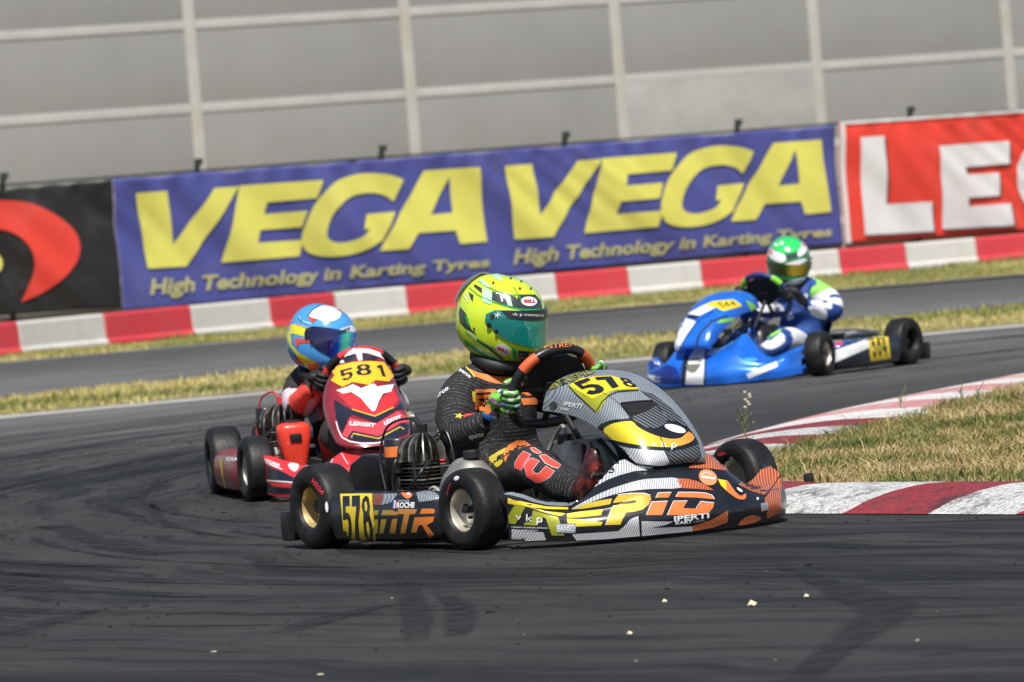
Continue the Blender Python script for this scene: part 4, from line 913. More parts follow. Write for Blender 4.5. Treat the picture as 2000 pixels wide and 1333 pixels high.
# ------------------------------------------------------------ drivers
SUITB = mat('black_suit_cloth', (.016, .016, .018), .8, var=.3, vs=25, bump=.5, bs=28, spec=.3)
def _weave(m):
    t = m.node_tree; N, L = t.nodes, t.links; b = N['Principled BSDF']; a = N.new('ShaderNodeAttribute'); a.attribute_name = 'weave'
    def mt(op, x, y):
        q = N.new('ShaderNodeMath'); q.operation = op
        for i, s_ in enumerate((x, y)):
            if isinstance(s_, (int, float)): q.inputs[i].default_value = s_
            elif s_ is not None: L.new(s_, q.inputs[i])
        return q.outputs[0]
    s_ = mt('SINE', mt('MULTIPLY', a.outputs['Fac'], 2*math.pi/.0125), None); q = N.new('ShaderNodeMapRange'); q.inputs[1].default_value = .55; q.inputs[2].default_value = .95; q.inputs[4].default_value = .6; L.new(s_, q.inputs[0])
    tc = N.new('ShaderNodeTexCoord'); n = N.new('ShaderNodeTexNoise'); n.inputs['Scale'].default_value = 160; L.new(tc.outputs['Object'], n.inputs[0]); r = N.new('ShaderNodeMapRange'); r.inputs[1].default_value = .42; r.inputs[2].default_value = .55; L.new(n.outputs[0], r.inputs[0])
    mx = N.new('ShaderNodeMix'); mx.data_type = 'RGBA'; L.new(mt('MULTIPLY', q.outputs[0], r.outputs[0]), mx.inputs[0]); src = b.inputs['Base Color'].links[0].from_socket; L.new(src, mx.inputs[6]); mx.inputs[7].default_value = (.16, .16, .17, 1); L.new(mx.outputs[2], b.inputs['Base Color'])
_weave(SUITB)
def _pin(m):                                              # quilted pin stripes of the black suit
    t = m.node_tree; N, L = t.nodes, t.links; b = N['Principled BSDF']; tc = N.new('ShaderNodeTexCoord'); mp = N.new('ShaderNodeMapping'); mp.inputs['Rotation'].default_value = (.4, .5, .3)
    L.new(tc.outputs['Object'], mp.inputs[0]); wv = N.new('ShaderNodeTexWave'); wv.inputs['Scale'].default_value = 44; wv.inputs['Distortion'].default_value = .5; wv.inputs['Detail Scale'].default_value = .5; L.new(mp.outputs[0], wv.inputs[0])
    q = N.new('ShaderNodeMapRange'); q.inputs[1].default_value = .8; q.inputs[2].default_value = .98; q.inputs[4].default_value = .4; L.new(wv.outputs[0], q.inputs[0])
    mx = N.new('ShaderNodeMix'); mx.data_type = 'RGBA'; L.new(q.outputs[0], mx.inputs[0]); src = b.inputs['Base Color'].links[0].from_socket; L.new(src, mx.inputs[6]); mx.inputs[7].default_value = (.11, .11, .12, 1); L.new(mx.outputs[2], b.inputs['Base Color'])
SUITBL = mat('blue_suit_cloth', (.012, .055, .24), .7, var=.25, vs=10, bump=.5, bs=28)
SUITR = mat('black_red_suit_cloth', (.02, .018, .02), .8, var=.3, vs=15, bump=.5, bs=28)
CLW = mat('white_cloth_print', (.68, .69, .72), .7, var=.1, bump=.2, bs=40); CLO = mat('orange_cloth_print', (.80, .22, .05), .65, var=.12, bump=.2, bs=40); CLR = mat('red_cloth_print', (.78, .07, .05), .65, var=.12, bump=.2, bs=40)
CLY = mat('yellow_cloth_print', (.60, .48, .04), .65, var=.12); CLG = mat('green_cloth_print', (.25, .62, .10), .65, var=.1); BRACE = mat('neck_brace_foam', (.010, .010, .011), .6, var=.3, bump=.2, bs=30)
GLG = mat('patterned_glove', (.10, .38, .05), .6, bump=.4)
def _glove(m):
    t = m.node_tree; N, L = t.nodes, t.links; b = N['Principled BSDF']; tc = N.new('ShaderNodeTexCoord'); vo = N.new('ShaderNodeTexVoronoi'); vo.inputs['Scale'].default_value = 62; L.new(tc.outputs['Object'], vo.inputs[0]); sx = N.new('ShaderNodeSeparateColor'); L.new(vo.outputs['Color'], sx.inputs[0])
    cr = N.new('ShaderNodeValToRGB'); cr.color_ramp.interpolation = 'CONSTANT'; cs = [(0, (.03, .16, .02)), (.25, (.16, .50, .05)), (.45, (.01, .02, .01)), (.6, (.55, .60, .50)), (.7, (.08, .34, .04)), (.88, (.30, .08, .30)), (.93, (.02, .08, .35))]
    while len(cr.color_ramp.elements) < len(cs): cr.color_ramp.elements.new(.5)
    for i, (p, c) in enumerate(cs): cr.color_ramp.elements[i].position = p; cr.color_ramp.elements[i].color = (*c, 1)
    L.new(sx.outputs[0], cr.inputs[0]); L.new(cr.outputs[0], b.inputs['Base Color'])
_glove(GLG); GLK = mat('black_glove', (.014, .014, .016), .6, var=.4, bump=.4)
BOOTR = mat('black_red_boot', (.035, .012, .012), .4, coat=.2, var=.5, vs=40, dirt=(.45, .05, .03), ds=22, da=.9); BOOTK = mat('black_boot', (.015, .015, .017), .45, coat=.2, var=.3)

def hpt(az, el, off=0.0):                                 # helmet surface, face towards +x
    a, e = math.radians(az), math.radians(el); ca, sa, ce, se = math.cos(a), math.sin(a), math.cos(e), math.sin(e)
    f = lambda q, k: math.copysign(abs(q)**k, q)
    x = (.140+off)*f(ca, .92)*f(ce, .86); y = (.117+off)*f(sa, .92)*f(ce, .86); z = (.134+off)*f(se, .93)
    if x > 0: x *= 1+.05*max(0, -se)
    ch = max(0, math.cos(a))**2*math.exp(-((el+32)/20)**2); x += .020*ch                # chin bar
    x -= .012*max(0, -ca)*max(0, se)
    if z < -.06: k = (-.06-z)/.074; x *= 1-.10*k*k; y *= 1-.13*k*k
    z = max(z, -.120-.010*ca if x > 0 else -.118)
    return Vector((x, y, z))
def patch(host, name, m, polys, off, thick=.0, grid=5):   # piece of the helmet surface given as (azimuth, elevation) outlines
    V, Fc = flat_mesh(polys, grid); v = [hpt(a, e, off) for a, e in V]; f = list(Fc)
    c = sum((v[q[1]]-v[q[0]]).cross(v[q[2]]-v[q[0]]).dot(v[q[0]]) for q in f)
    if c < 0: f = [q[::-1] for q in f]
    if thick:
        k = len(v); E = set(); f2 = list(f)
        for q in f:
            for a, b in zip(q, q[1:]+q[:1]): E.add((a, b))
        for a, b in E:
            if (b, a) not in E: f2.append((a, a+k, b+k, b))
        v = v+[hpt(a, e, off-thick) for a, e in V]; f = f2
    return mk(name, v, f, m, host, None, True, 40)
def make_helmet(person, C, yaw, pitch, roll, shell_m, visor_m, sc=1.0, tear=None, vk=1.0):
    Hm = Matrix.Translation(C) @ Matrix.Rotation(yaw, 4, 'Z') @ Matrix.Rotation(pitch, 4, 'Y') @ Matrix.Rotation(roll, 4, 'X') @ Matrix.Scale(sc, 4)
    v = []; f = []; na, ne = 64, 40
    for j in range(ne+1):
        for i in range(na): v.append(hpt(360*i/na-180, -90+180*j/ne))
    for j in range(ne):
        for i in range(na): f.append((j*na+i, j*na+(i+1) % na, (j+1)*na+(i+1) % na, (j+1)*na+i))
    h = mk('helmet', v, f, shell_m, person, Hm, True, 70)
    up = [(-86, 13), (-76, 20), (-60, 23), (-40, 25), (-20, 26), (0, 26), (20, 26), (40, 25), (60, 23), (76, 20), (86, 13)]; lo = [(86, 4), (76, -1), (66, -8), (52, -13), (35, -16.5), (18, -18.5), (0, -19), (-18, -18.5), (-35, -16.5), (-52, -13), (-66, -8), (-76, -1), (-86, 4)]
    vis = patch(h, 'visor', visor_m, [[(a_, e_*(vk if e_ > 0 else (1+vk)/2)) for a_, e_ in up+lo]], .0045, .003)
    if tear: patch(vis, 'visor_strip', tear, [[(-68, 21), (-40, 24.5), (-20, 25.7), (0, 25.7), (20, 25.7), (40, 24.5), (68, 21), (58, 13), (30, 12.5), (0, 12.5), (-30, 12.5), (-58, 13)]], .0056)
    for s in (-1, 1):
        for az, el, r in ((78, 12, .007), (80, 1, .008), (70, -3.5, .006)):
            p = hpt(s*az, el, .004); n = (hpt(s*az, el, .02)-p).normalized(); MB().tube([p-n*.004, p+n*.004], r, 12).build('visor_screw', BLK, h)
    ve = MB()
    for s in (-1, 1):
        a, b = hpt(s*30, -26, .0), hpt(s*14, -27, .0); n = (hpt(s*22, -26, .02)-hpt(s*22, -26, 0)).normalized(); q = (b-a)
        mb = MB(); mb.tube([a+n*.0002, a.lerp(b, .5)+n*.0022, b+n*.0002], [.0015, .0032, .0015], 8); mb.build('chin_vent', BLK, h)
    return h, vis
def make_glove(person, m, G, T, Rr, Nn, wrist, s=1.0):
    """hand closed round the rim: G grip point, T along the rim, Rr outward from the hub, Nn towards the driver"""
    w = G+Rr*.022+Nn*.030; palm = G+Rr*.034+Nn*.010
    body = skinned('glove', [wrist, wrist.lerp(w, .45), w, palm, palm-Nn*.018], [(0, 1), (1, 2), (2, 3), (3, 4)], [(.033*s, .030*s), (.027*s, .024*s), (.038*s, .026*s), (.036*s, .024*s), (.026*s, .018*s)], m, person, None, 2)
    for k, ln in zip((-1.5, -.5, .5, 1.5), (.92, 1.0, .97, .82)):
        b = palm-Nn*.006+T*k*.0175*s
        skinned('finger', [b, b-Nn*.020*ln-Rr*.004, b-Nn*.036*ln-Rr*.022*ln, b-Nn*.036*ln-Rr*.044*ln, b-Nn*.020*ln-Rr*.056*ln], [(0, 1), (1, 2), (2, 3), (3, 4)], [.0105*s, .0105*s, .0098*s, .0092*s, .0078*s], m, body, None, 1)
    b = w-Rr*.006+T*.026*s
    skinned('thumb', [b, b+Nn*.002-Rr*.020+T*.010, b-Rr*.040+T*.016-Nn*.004, b-Rr*.056+T*.014-Nn*.014], [(0, 1), (1, 2), (2, 3)], [.013*s, .012*s, .011*s, .009*s], m, body, None, 1)
    return body
def make_driver(M, label, suit, glove, boot, J, helm, sw, Rt, gr, sc=1.0):
    p = tag(empty('person', M), label, 'person', 'kart drivers')
    V = [J['pelvis'], J['waist'], J['chest'], J['neck0'], J['neck1'], J['shR'], J['elR'], J['wrR'], J['shL'], J['elL'], J['wrL'], J['hipR'], J['knR'], J['shinR'], J['anR'], J['hipL'], J['knL'], J['shinL'], J['anL']]
    V = [Vector(v) for v in V]; V[4] = Vector(helm['c'])+Vector((-.025, 0, -.13)); V[3] = V[3].lerp(Vector((V[4].x-.03, V[4].y, V[3].z)), .7)
    V += [V[5].lerp(V[6], .5)+Vector(J.get('bagR', (-.012, -.012, -.005))), V[6].lerp(V[7], .45), V[8].lerp(V[9], .5)+Vector((-.012, .012, -.005)), V[9].lerp(V[10], .45), V[11].lerp(V[12], .55), V[15].lerp(V[16], .55), V[3].lerp(V[5], .55)+Vector((0, 0, .012)), V[3].lerp(V[8], .55)+Vector((0, 0, .012))]
    E = [(0, 1), (1, 2), (2, 3), (3, 4), (3, 25), (25, 5), (5, 19), (19, 6), (6, 20), (20, 7), (3, 26), (26, 8), (8, 21), (21, 9), (9, 22), (22, 10), (0, 11), (11, 23), (23, 12), (12, 13), (13, 14), (0, 15), (15, 24), (24, 16), (16, 17), (17, 18)]
    R = [.125, (.13, .15), (.145, .19), (.11, .14), .062, .078, .064, .040, .078, .064, .040, .092, .074, .062, .046, .092, .074, .062, .046, .074, .056, .074, .056, .082, .082, .082, .082]
    body = skinned('suit', V, E, [r if isinstance(r, tuple) else r*sc for r in R], suit, p, None, 2, 0)
    # folds
    me = body.data; me.update(); from mathutils import noise as mn
    for v in me.vertices:
        c = v.co; d = mn.noise(Vector((c.x*22, c.y*22, c.z*34)))*.5+mn.noise(Vector((c.x*9, c.y*9, c.z*16+5)))
        r_ = 1-abs(mn.noise(Vector((c.x*14+3, c.y*14, c.z*22)))); v.co = c+v.normal*(d*.009+(r_**6)*.006)
    sb = body.modifiers.new('s', 'SUBSURF'); sb.levels = 1; sb.render_levels = 1; bake(body); body.data.materials.clear(); body.data.materials.append(suit)
    if suit is SUITB:                                     # pin stripes woven round each limb
        at = me_at = body.data.attributes.new('weave', 'FLOAT', 'POINT'); segs = [(a, b) for a, b in E if a not in (0, 2, 3, 25, 26) or b in (1,)]
        wv = []
        for v in body.data.vertices:
            best = None
            for a, b in segs:
                A, B = V[a], V[b]; dd = B-A; t = max(0, min(1, (v.co-A).dot(dd)/dd.length_squared)); q = (v.co-A-dd*t).length
                if best is None or q < best[0]: best = (q, (v.co-A).dot(dd)/dd.length)
            wv.append(best[1])
        at.data.foreach_set('value', wv)
    C = Vector(helm['c'])
    mb = MB(); n0 = C+Vector((-.03, 0, -.138)); mb.tube([n0+Vector((.074*math.cos(a)+.012, .082*math.sin(a), .012-.030*math.cos(a))) for a in [q/28*2*PI for q in range(28)]], .024, 12, closed=True); mb.build('neck_brace', BRACE, p)
    h, vis = make_helmet(p, C, helm['yaw'], helm['pitch'], helm['roll'], helm['m'], helm['v'], helm.get('s', 1.0), helm.get('tear'), helm.get('vk', 1.0))
    mwS = Rt
    out = {'p': p, 'body': body, 'helmet': h, 'visor': vis}
    for s, key, wk in ((-1, 'gR', 'wrR'), (1, 'gL', 'wrL')):
        a = s*math.radians(gr[key]); G = mwS @ Vector((.150*math.sin(a), .150*math.cos(a), 0)); Rr = (mwS.to_3x3() @ Vector((math.sin(a), math.cos(a), 0))).normalized(); Nn = (mwS.to_3x3() @ Vector((0, 0, 1))).normalized(); T = (mwS.to_3x3() @ Vector((-math.cos(a)*s*-1, math.sin(a)*s*-1, 0))).normalized()
        if T.z < 0: T = -T
        out[key] = make_glove(p, glove, G, T, Rr, Nn, Vector(J[wk]), 1.15)
    for s in ('R', 'L'):
        an = Vector(J['an'+s]); b = skinned('boot', [an+Vector((-.035, 0, .035)), an+Vector((.0, 0, -.01)), an+Vector((.035, 0, -.035)), an+Vector((.07, 0, .03)), an+Vector((.09, 0, .10)), an+Vector((.085, 0, .145))], [(0, 1), (1, 2), (1, 3), (3, 4), (4, 5)], [(.05, .05), (.046, .05), (.034, .034), (.036, .042), (.030, .042), (.018, .032)], boot, p, None, 2, 1); out['boot'+s] = b
    return out
HG = mat('lime_helmet_paint', (.62, .80, .03), .16, coat=1.0, var=.04, dirt=(.35, .55, .03), ds=4, da=.4); HB = mat('blue_helmet_paint', (.07, .32, .72), .15, coat=1.0, var=.05); HGR = mat('green_helmet_paint', (.03, .20, .07), .15, coat=1.0, var=.3, vs=14)
def visor_mat(name, cols, ax=1, a=-.12, bb=.12):
    m = bpy.data.materials.new(name); t, b = nodes(m); N, L = t.nodes, t.links; lw = N.new('ShaderNodeTexCoord'); sx = N.new('ShaderNodeSeparateXYZ'); L.new(lw.outputs['Object'], sx.inputs[0])
    q = N.new('ShaderNodeMapRange'); q.inputs[1].default_value = a; q.inputs[2].default_value = bb; L.new(sx.outputs[ax], q.inputs[0]); cr = N.new('ShaderNodeValToRGB')
    while len(cr.color_ramp.elements) < len(cols): cr.color_ramp.elements.new(.5)
    for i, (p, c) in enumerate(cols): cr.color_ramp.elements[i].position = p; cr.color_ramp.elements[i].color = (*c, 1)
    L.new(q.outputs[0], cr.inputs[0]); L.new(cr.outputs[0], b.inputs['Base Color']); b.inputs['Metallic'].default_value = .3; b.inputs['Roughness'].default_value = .08; b.inputs['Coat Weight'].default_value = .8; b.inputs['Specular IOR Level'].default_value = .8
    return m
VG = visor_mat('teal_mirror_visor', [(0, (.01, .22, .20)), (.45, (.01, .33, .28)), (.62, (.01, .22, .32)), (.75, (.02, .07, .20)), (1, (.02, .03, .07))])
VB = visor_mat('rainbow_mirror_visor', [(0, (.01, .01, .03)), (.28, (.012, .012, .10)), (.40, (.01, .05, .40)), (.47, (.02, .45, .50)), (.56, (.10, .70, .45)), (.66, (.02, .45, .60)), (.78, (.02, .08, .70)), (1, (.03, .03, .35))], 1, -.14, .08)
VY = visor_mat('amber_mirror_visor', [(0, (.02, .04, .02)), (.35, (.05, .06, .01)), (.5, (.40, .28, .01)), (.75, (.28, .20, .01)), (1, (.03, .05, .02))])
def JJ(M, d):
    out = {}
    for k, v in d.items(): out[k] = tuple(v[1:]) if v[0] == 'L' else tuple(on(M, v[0], v[1], 1, v[2]))
    return out
JA = JJ(MA, dict(pelvis=('L', .32, 0, .14), waist=('L', .26, 0, .27), chest=('L', .27, 0, .40), neck0=('L', .31, 0, .495), neck1=('L', .345, 0, .545),
    shR=(898, 762, -.145), elR=(893, 855, -.235), wrR=(952, 822, -.195), shL=('L', .31, .145, .465), elL=('L', .48, .20, .41), wrL=('L', .64, .16, .49),
    hipR=('L', .40, -.09, .135), knR=(1040, 905, -.14), shinR=(1095, 930, -.14), anR=(1150, 935, -.12), hipL=('L', .40, .09, .135), knL=('L', .72, .14, .25), shinL=('L', .84, .13, .20), anL=('L', .97, .11, .13)))
JA['anR'] = (.965, -.115, .145); JA['shinR'] = (.85, -.135, .18)
print('JA', {k: tuple(round(q, 3) for q in v) for k, v in JA.items()})
dA = make_driver(MA, 'driver in a black and orange racing suit and lime helmet driving the leading kart', SUITB, GLG, BOOTR, JA,
    dict(c=(.365, 0, .699), yaw=math.radians(29), pitch=math.radians(17), roll=math.radians(3), m=HG, v=VG, s=1.08, tear=BLKG), swA, RtA, dict(gR=97, gL=72))
JR = JJ(MR, dict(pelvis=('L', .32, 0, .14), waist=('L', .26, -.03, .26), chest=('L', .28, -.08, .38), neck0=('L', .33, -.11, .46), neck1=('L', .38, -.13, .50),
    shR=('L', .30, -.21, .43), elR=('L', .40, -.25, .33), wrR=('L', .57, -.19, .44), shL=('L', .32, .04, .39), elL=('L', .50, .14, .30), wrL=('L', .62, .10, .38),
    hipR=('L', .40, -.09, .135), knR=('L', .72, -.15, .24), shinR=('L', .85, -.14, .19), anR=('L', .965, -.12, .14), hipL=('L', .40, .09, .135), knL=('L', .72, .14, .25), shinL=('L', .84, .13, .20), anL=('L', .97, .11, .13)))
hc = on(MR, 628, 664, 0, .44); print('helmet R', hc)
dR = make_driver(MR, 'driver leaning out in a blue, yellow and white helmet in the red kart', SUITR, GLK, BOOTK, JR,
    dict(c=tuple(hc), yaw=math.radians(38), pitch=math.radians(16), roll=math.radians(-10), m=HB, v=VB, s=1.05, vk=1.0), swR, RtR, dict(gR=80, gL=80))
JB = JJ(MBl, dict(pelvis=('L', .32, 0, .14), waist=('L', .26, 0, .26), chest=('L', .27, .02, .39), neck0=('L', .30, .03, .475), neck1=('L', .33, .035, .52),
    shL=('L', .27, .17, .44), elL=('L', .38, .29, .33), wrL=('L', .55, .21, .40), shR=('L', .29, -.13, .43), elR=('L', .48, -.23, .34), wrR=('L', .60, -.17, .44),
    hipL=('L', .40, .09, .135), knL=('L', .72, .16, .23), shinL=('L', .85, .14, .18), anL=('L', .965, .11, .14), hipR=('L', .40, -.09, .135), knR=('L', .72, -.14, .25), shinR=('L', .84, -.13, .20), anR=('L', .97, -.11, .13)))
hc = on(MBl, 1540, 512, 0, .36); print('helmet B', hc)
dB = make_driver(MBl, 'driver in a blue and white suit and green and white helmet in the blue kart', SUITBL, GLK, BOOTK, JB,
    dict(c=tuple(hc), yaw=math.radians(40), pitch=math.radians(16), roll=math.radians(-6), m=HGR, v=VY, s=1.08, vk=.35), swB, RtB, dict(gR=75, gL=85))

def paint(body, J, a, b, t0, t1, m, r=.11):               # a dyed panel of the suit: the cloth round one stretch of a limb
    if m.name not in [x.name for x in body.data.materials]: body.data.materials.append(m)
    k = [x.name for x in body.data.materials].index(m.name); A, B = Vector(J[a]), Vector(J[b]); d = B-A; L = d.length_squared
    for p in body.data.polygons:
        t = (p.center-A).dot(d)/L; q = A+d*t
        if t0 <= t <= t1 and (p.center-q).length < r: p.material_index = k
PNK = mat('pale_pink_cloth', (.60, .48, .54), .7, bump=.2)
paint(dR['body'], JR, 'shR', 'elR', .55, 1.15, PNK, .085); paint(dR['body'], JR, 'elR', 'wrR', .22, .75, CLR, .08); paint(dR['body'], JR, 'hipR', 'knR', .3, .9, CLR, .09); paint(dR['body'], JR, 'elL', 'wrL', .1, .8, CLW, .08)
paint(dB['body'], JB, 'shL', 'elL', -.5, .15, CLG, .09); paint(dB['body'], JB, 'shL', 'elL', .15, .9, CLW, .085); paint(dB['body'], JB, 'shL', 'elL', .45, .6, SUITBL, .085); paint(dB['body'], JB, 'elL', 'wrL', .55, .8, CLW, .07)
paint(dB['body'], JB, 'shR', 'elR', .1, .8, CLW, .08); paint(dB['body'], JB, 'hipL', 'knL', .55, 1.1, CLW, .10); paint(dB['body'], JB, 'hipL', 'knL', .40, .52, CLG, .10); paint(dB['body'], JB, 'waist', 'chest', .3, .8, CLW, .12)
# ------------------------------------------------------------ printed graphics and lettering
Z2 = Z(3.332, 1000, 680); Z3 = Z(4.348, 560, 820); Z4 = Z(4.762, 820, 720); Z1 = Z(4.9375, 820, 510); Z5 = Z(5.556, 1040, 700); Z6 = Z(7.143, 970, 900); Z7 = Z(6.667, 1240, 860)
sm = smooth_loop
K_ = lambda *a: list(a)
# --- nose of the leading kart
N = noseA
stick(N, 'twill_panel', TWW, Z2([[(505, 905), (545, 820), (600, 765), (660, 738), (735, 728), (800, 765), (930, 795), (800, 803), (700, 830), (620, 860), (540, 905), (430, 985), (400, 1000), (455, 960)]]))
stick(N, 'twill_panel', TWW, Z2([sm([(395, 1045), (500, 985), (640, 920), (830, 862), (960, 850), (1072, 850), (1092, 912), (900, 920), (740, 938), (600, 975), (480, 1020), (400, 1052)], 3)]))
stick(N, 'twill_panel', TWS, Z6([[(100, 475), (150, 448), (250, 445), (350, 468), (450, 510), (560, 555), (700, 585), (850, 575), (1000, 540), (1150, 480), (1240, 470), (1120, 570), (1040, 632), (900, 640), (700, 625), (500, 580), (350, 525), (200, 488)]]))
stick(N, 'twill_panel', TWO, Z2([[(1072, 850), (1140, 853), (1200, 868), (1260, 892), (1312, 928), (1200, 918), (1092, 912)]]))
stick(N, 'twill_panel', TWO, Z2([[(1150, 782), (1180, 745), (1235, 690), (1290, 692), (1330, 705), (1365, 730), (1385, 760), (1402, 800), (1300, 788)]]))
stick(N, 'twill_panel', TWO, Z2([[(1470, 890), (1540, 845), (1600, 800), (1680, 772), (1735, 774), (1750, 790), (1745, 825), (1700, 895), (1642, 958), (1560, 935)]]))
stick(N, 'twill_panel', TWO, Z2([[(1640, 985), (1700, 905), (1752, 830), (1752, 1000), (1768, 1045), (1762, 1068), (1655, 1112), (1655, 1050)]]))
stick(N, 'twill_panel', TWW, Z2([[(0, 1178), (205, 1200), (222, 1250), (0, 1262)]])+Z2([[(390, 1212), (690, 1192), (730, 1160), (770, 1115), (822, 1095), (832, 1224), (600, 1245), (420, 1252)]])+Z2([[(842, 1128), (1048, 1130), (1000, 1152), (900, 1172), (1172, 1160), (1178, 1192), (845, 1224)]]))
stick(N, 'twill_panel', TWO, Z2([[(1174, 1158), (1290, 1122), (1405, 1058), (1402, 1135), (1310, 1168), (1180, 1192)], sm([(1470, 1152), (1510, 1106), (1570, 1088), (1622, 1108), (1560, 1142)], 3)]))
stick(N, 'seam', BLKG, Z2([strip([(840, 1070), (832, 1090), (836, 1225)], 7)]), 2)
stick(N, 'letter_n', LIM, Z6([[(255, 618), (400, 652), (335, 770), (262, 888), (178, 876), (162, 770)], [(510, 695), (700, 752), (860, 790), (945, 1045), (770, 1042), (690, 810), (655, 790), (560, 905), (380, 898), (400, 860), (478, 850)]]))
stick(N, 'letter_bar', YEL, Z6([[(158, 530), (400, 590), (700, 650), (1000, 660), (998, 692), (700, 685), (400, 640), (165, 600)], [(430, 640), (700, 715), (960, 742), (905, 778), (840, 770), (620, 712)]]), 1)
stick(N, 'letter_e', FADE2, Z6([[(1072, 686), (1200, 622), (1400, 568), (1612, 533), (1588, 612), (1400, 648), (1200, 678)], [(978, 745), (1150, 716), (1482, 682), (1458, 765), (1150, 797), (985, 800)], [(980, 812), (1140, 822), (1480, 862), (1452, 907), (1115, 922), (990, 872)]]))
stick(N, 'letter_p', FADE2, Z2([sm([(662, 1000), (690, 962), (780, 950), (860, 950), (898, 962), (905, 985), (890, 1020), (850, 1052), (790, 1068), (740, 1072), (718, 1120), (705, 1150)], 1)+[(608, 1152), (648, 1050), (660, 1028), (790, 1012), (815, 1003), (798, 992), (660, 1012)]]))
stick(N, 'letter_i', ORG, Z2([[(950, 945), (1036, 942), (1018, 974), (934, 976)], [(908, 1006), (1012, 1000), (977, 1088), (873, 1089)]]))
stick(N, 'letter_d', ORG, Z2([[(1082, 942), (1180, 942), (1255, 947), (1300, 962), (1316, 986), (1200, 975), (1064, 971)], [(1050, 999), (1140, 998), (1112, 1044), (1195, 1046), (1212, 1035), (1226, 1000), (1314, 1010), (1306, 1042), (1282, 1070), (1240, 1083), (1008, 1089)]]))
stick(N, 'letter_edge', WHT, Z2([strip([(1082, 941), (1180, 941), (1255, 945), (1300, 960), (1316, 984)], 4), strip([(1064, 971), (1082, 941)], 4), strip([(950, 944), (1036, 941)], 4), strip([(934, 976), (950, 944)], 4), strip([(908, 1004), (1012, 999)], 4), strip([(873, 1089), (908, 1004)], 4), strip([(1008, 1089), (1050, 998), (1140, 997)], 4), strip([(1195, 1046), (1226, 1000), (1314, 1009)], 4), strip([(690, 958), (780, 948), (860, 948), (900, 960)], 4), strip([(608, 1152), (648, 1048)], 4)]), 1)
stick(N, 'letter', WHT, Z2([text_in('IPERTI', [(1050, 1095), (1278, 1073), (1280, 1106), (1052, 1130)], .03)]), 3, 6); stick(N, 'letter', WHT, Z2([text_in('KART', [(1060, 1128), (1170, 1118), (1170, 1138), (1060, 1148)], .04)]), 3, 6); stick(N, 'letter', GRYP, Z2([text_in('engines', [(1176, 1122), (1250, 1113), (1250, 1130), (1176, 1138)], .0)]), 3, 6)
stick(N, 'lettering_backing', GRYP, Z6([[(835, 888), (1110, 880), (1105, 990), (1090, 1010), (840, 1002)]]), 2); stick(N, 'letter', WHT, Z6([text_in('BANSO', [(850, 905), (1095, 898), (1090, 985), (850, 988)], .02)]), 3, 6)
stick(N, 'letter', WHT, Z6([text_in('v k p', [(272, 728), (648, 772), (640, 905), (275, 850)], .0)]), 3, 6); stick(N, 'letter', WHT, Z6([text_in('monaco business advisors', [(222, 912), (722, 928), (722, 948), (222, 934)], .01), text_in('www.vkp.mc', [(355, 958), (585, 962), (585, 982), (355, 976)], .01)]), 3, 6)
stick(N, 'round_badge', ORL, Z2([ell(1274, 845, 62, 48, 28)]), 1); stick(N, 'letter', WHT, Z2([text_in('tecnocar', [(1228, 830), (1322, 842), (1322, 862), (1230, 850)], .04), strip([(1228, 828), (1262, 812), (1300, 830)], 4)]), 2, 6)
stick(N, 'round_badge', BLKG, Z6([ell(1590, 137, 60, 44, 10)]), 1); stick(N, 'letter', WHT, Z6([text_in('BANSO', [(1550, 142), (1632, 148), (1630, 166), (1552, 160)], .02), strip([(1570, 128), (1590, 105), (1605, 130)], 7)]), 2, 6)
stick(N, 'eye_print', YEL, Z7([[(1075, 510), (1180, 530), (1192, 665), (1120, 600)]]), 1); stick(N, 'eye_print', ORG, Z7([sm([(1185, 530), (1230, 570), (1290, 660), (1370, 730), (1430, 700), (1445, 730), (1420, 775), (1340, 770), (1260, 720), (1190, 660)], 3)]), 1); stick(N, 'eye_highlight', WHT, Z7([sm([(1320, 625), (1350, 630), (1395, 665), (1385, 683), (1345, 665)], 3)]), 2)
stick(N, 'sticker', GRYP, Z7([[(1632, 830), (1725, 805), (1732, 905), (1640, 930)]]), 1)
stick(N, 'screw', WHT, Z7([ell(1593, 765, 16, 18)]), 1)
# --- front panel
N = nasA
stick(N, 'number_plate', LIM, Z5([[(392, 302), (500, 226), (700, 196), (860, 192), (1010, 240), (1165, 345), (900, 352), (835, 385), (800, 450), (710, 600)]]), 0)
stick(N, 'number_plate', YEL, Z5([[(405, 302), (510, 228), (700, 202), (862, 196), (1010, 245), (1150, 335), (900, 345), (800, 375), (655, 443)]]), 1)
stick(N, 'outline', BLKG, Z5([strip([(395, 302), (480, 395), (600, 500), (690, 582), (712, 555), (760, 475), (830, 410), (920, 370), (1150, 352)], 9)]), 2)
stick(N, 'number', BLKG, Z5([[(448, 275), (605, 222), (636, 248), (535, 292), (552, 310), (640, 290), (720, 296), (775, 330), (778, 358), (735, 388), (650, 402), (590, 388), (622, 352), (668, 362), (695, 345), (670, 322), (600, 330), (540, 346)], [(678, 216), (855, 208), (938, 318), (868, 338), (788, 242), (700, 250)], digit('8', [(925, 212), (1050, 235), (1150, 330), (1010, 318)])]), 3)
stick(N, 'lettering_backing', BLKG, Z5([text_in('inTREPID', [(150, 285), (655, 108), (700, 158), (195, 352)], .06)]), 0, 6); stick(N, 'letter', LIM, Z5([text_in('inTREPID', [(158, 285), (652, 114), (692, 154), (200, 342)], .015)]), 1, 6)
stick(N, 'letter', WHT, Z5([text_in('IPERTI', [(352, 468), (548, 500), (528, 548), (335, 512)], .02), text_in('KART', [(312, 528), (405, 545), (400, 575), (308, 556)], .02)]), 1, 6)
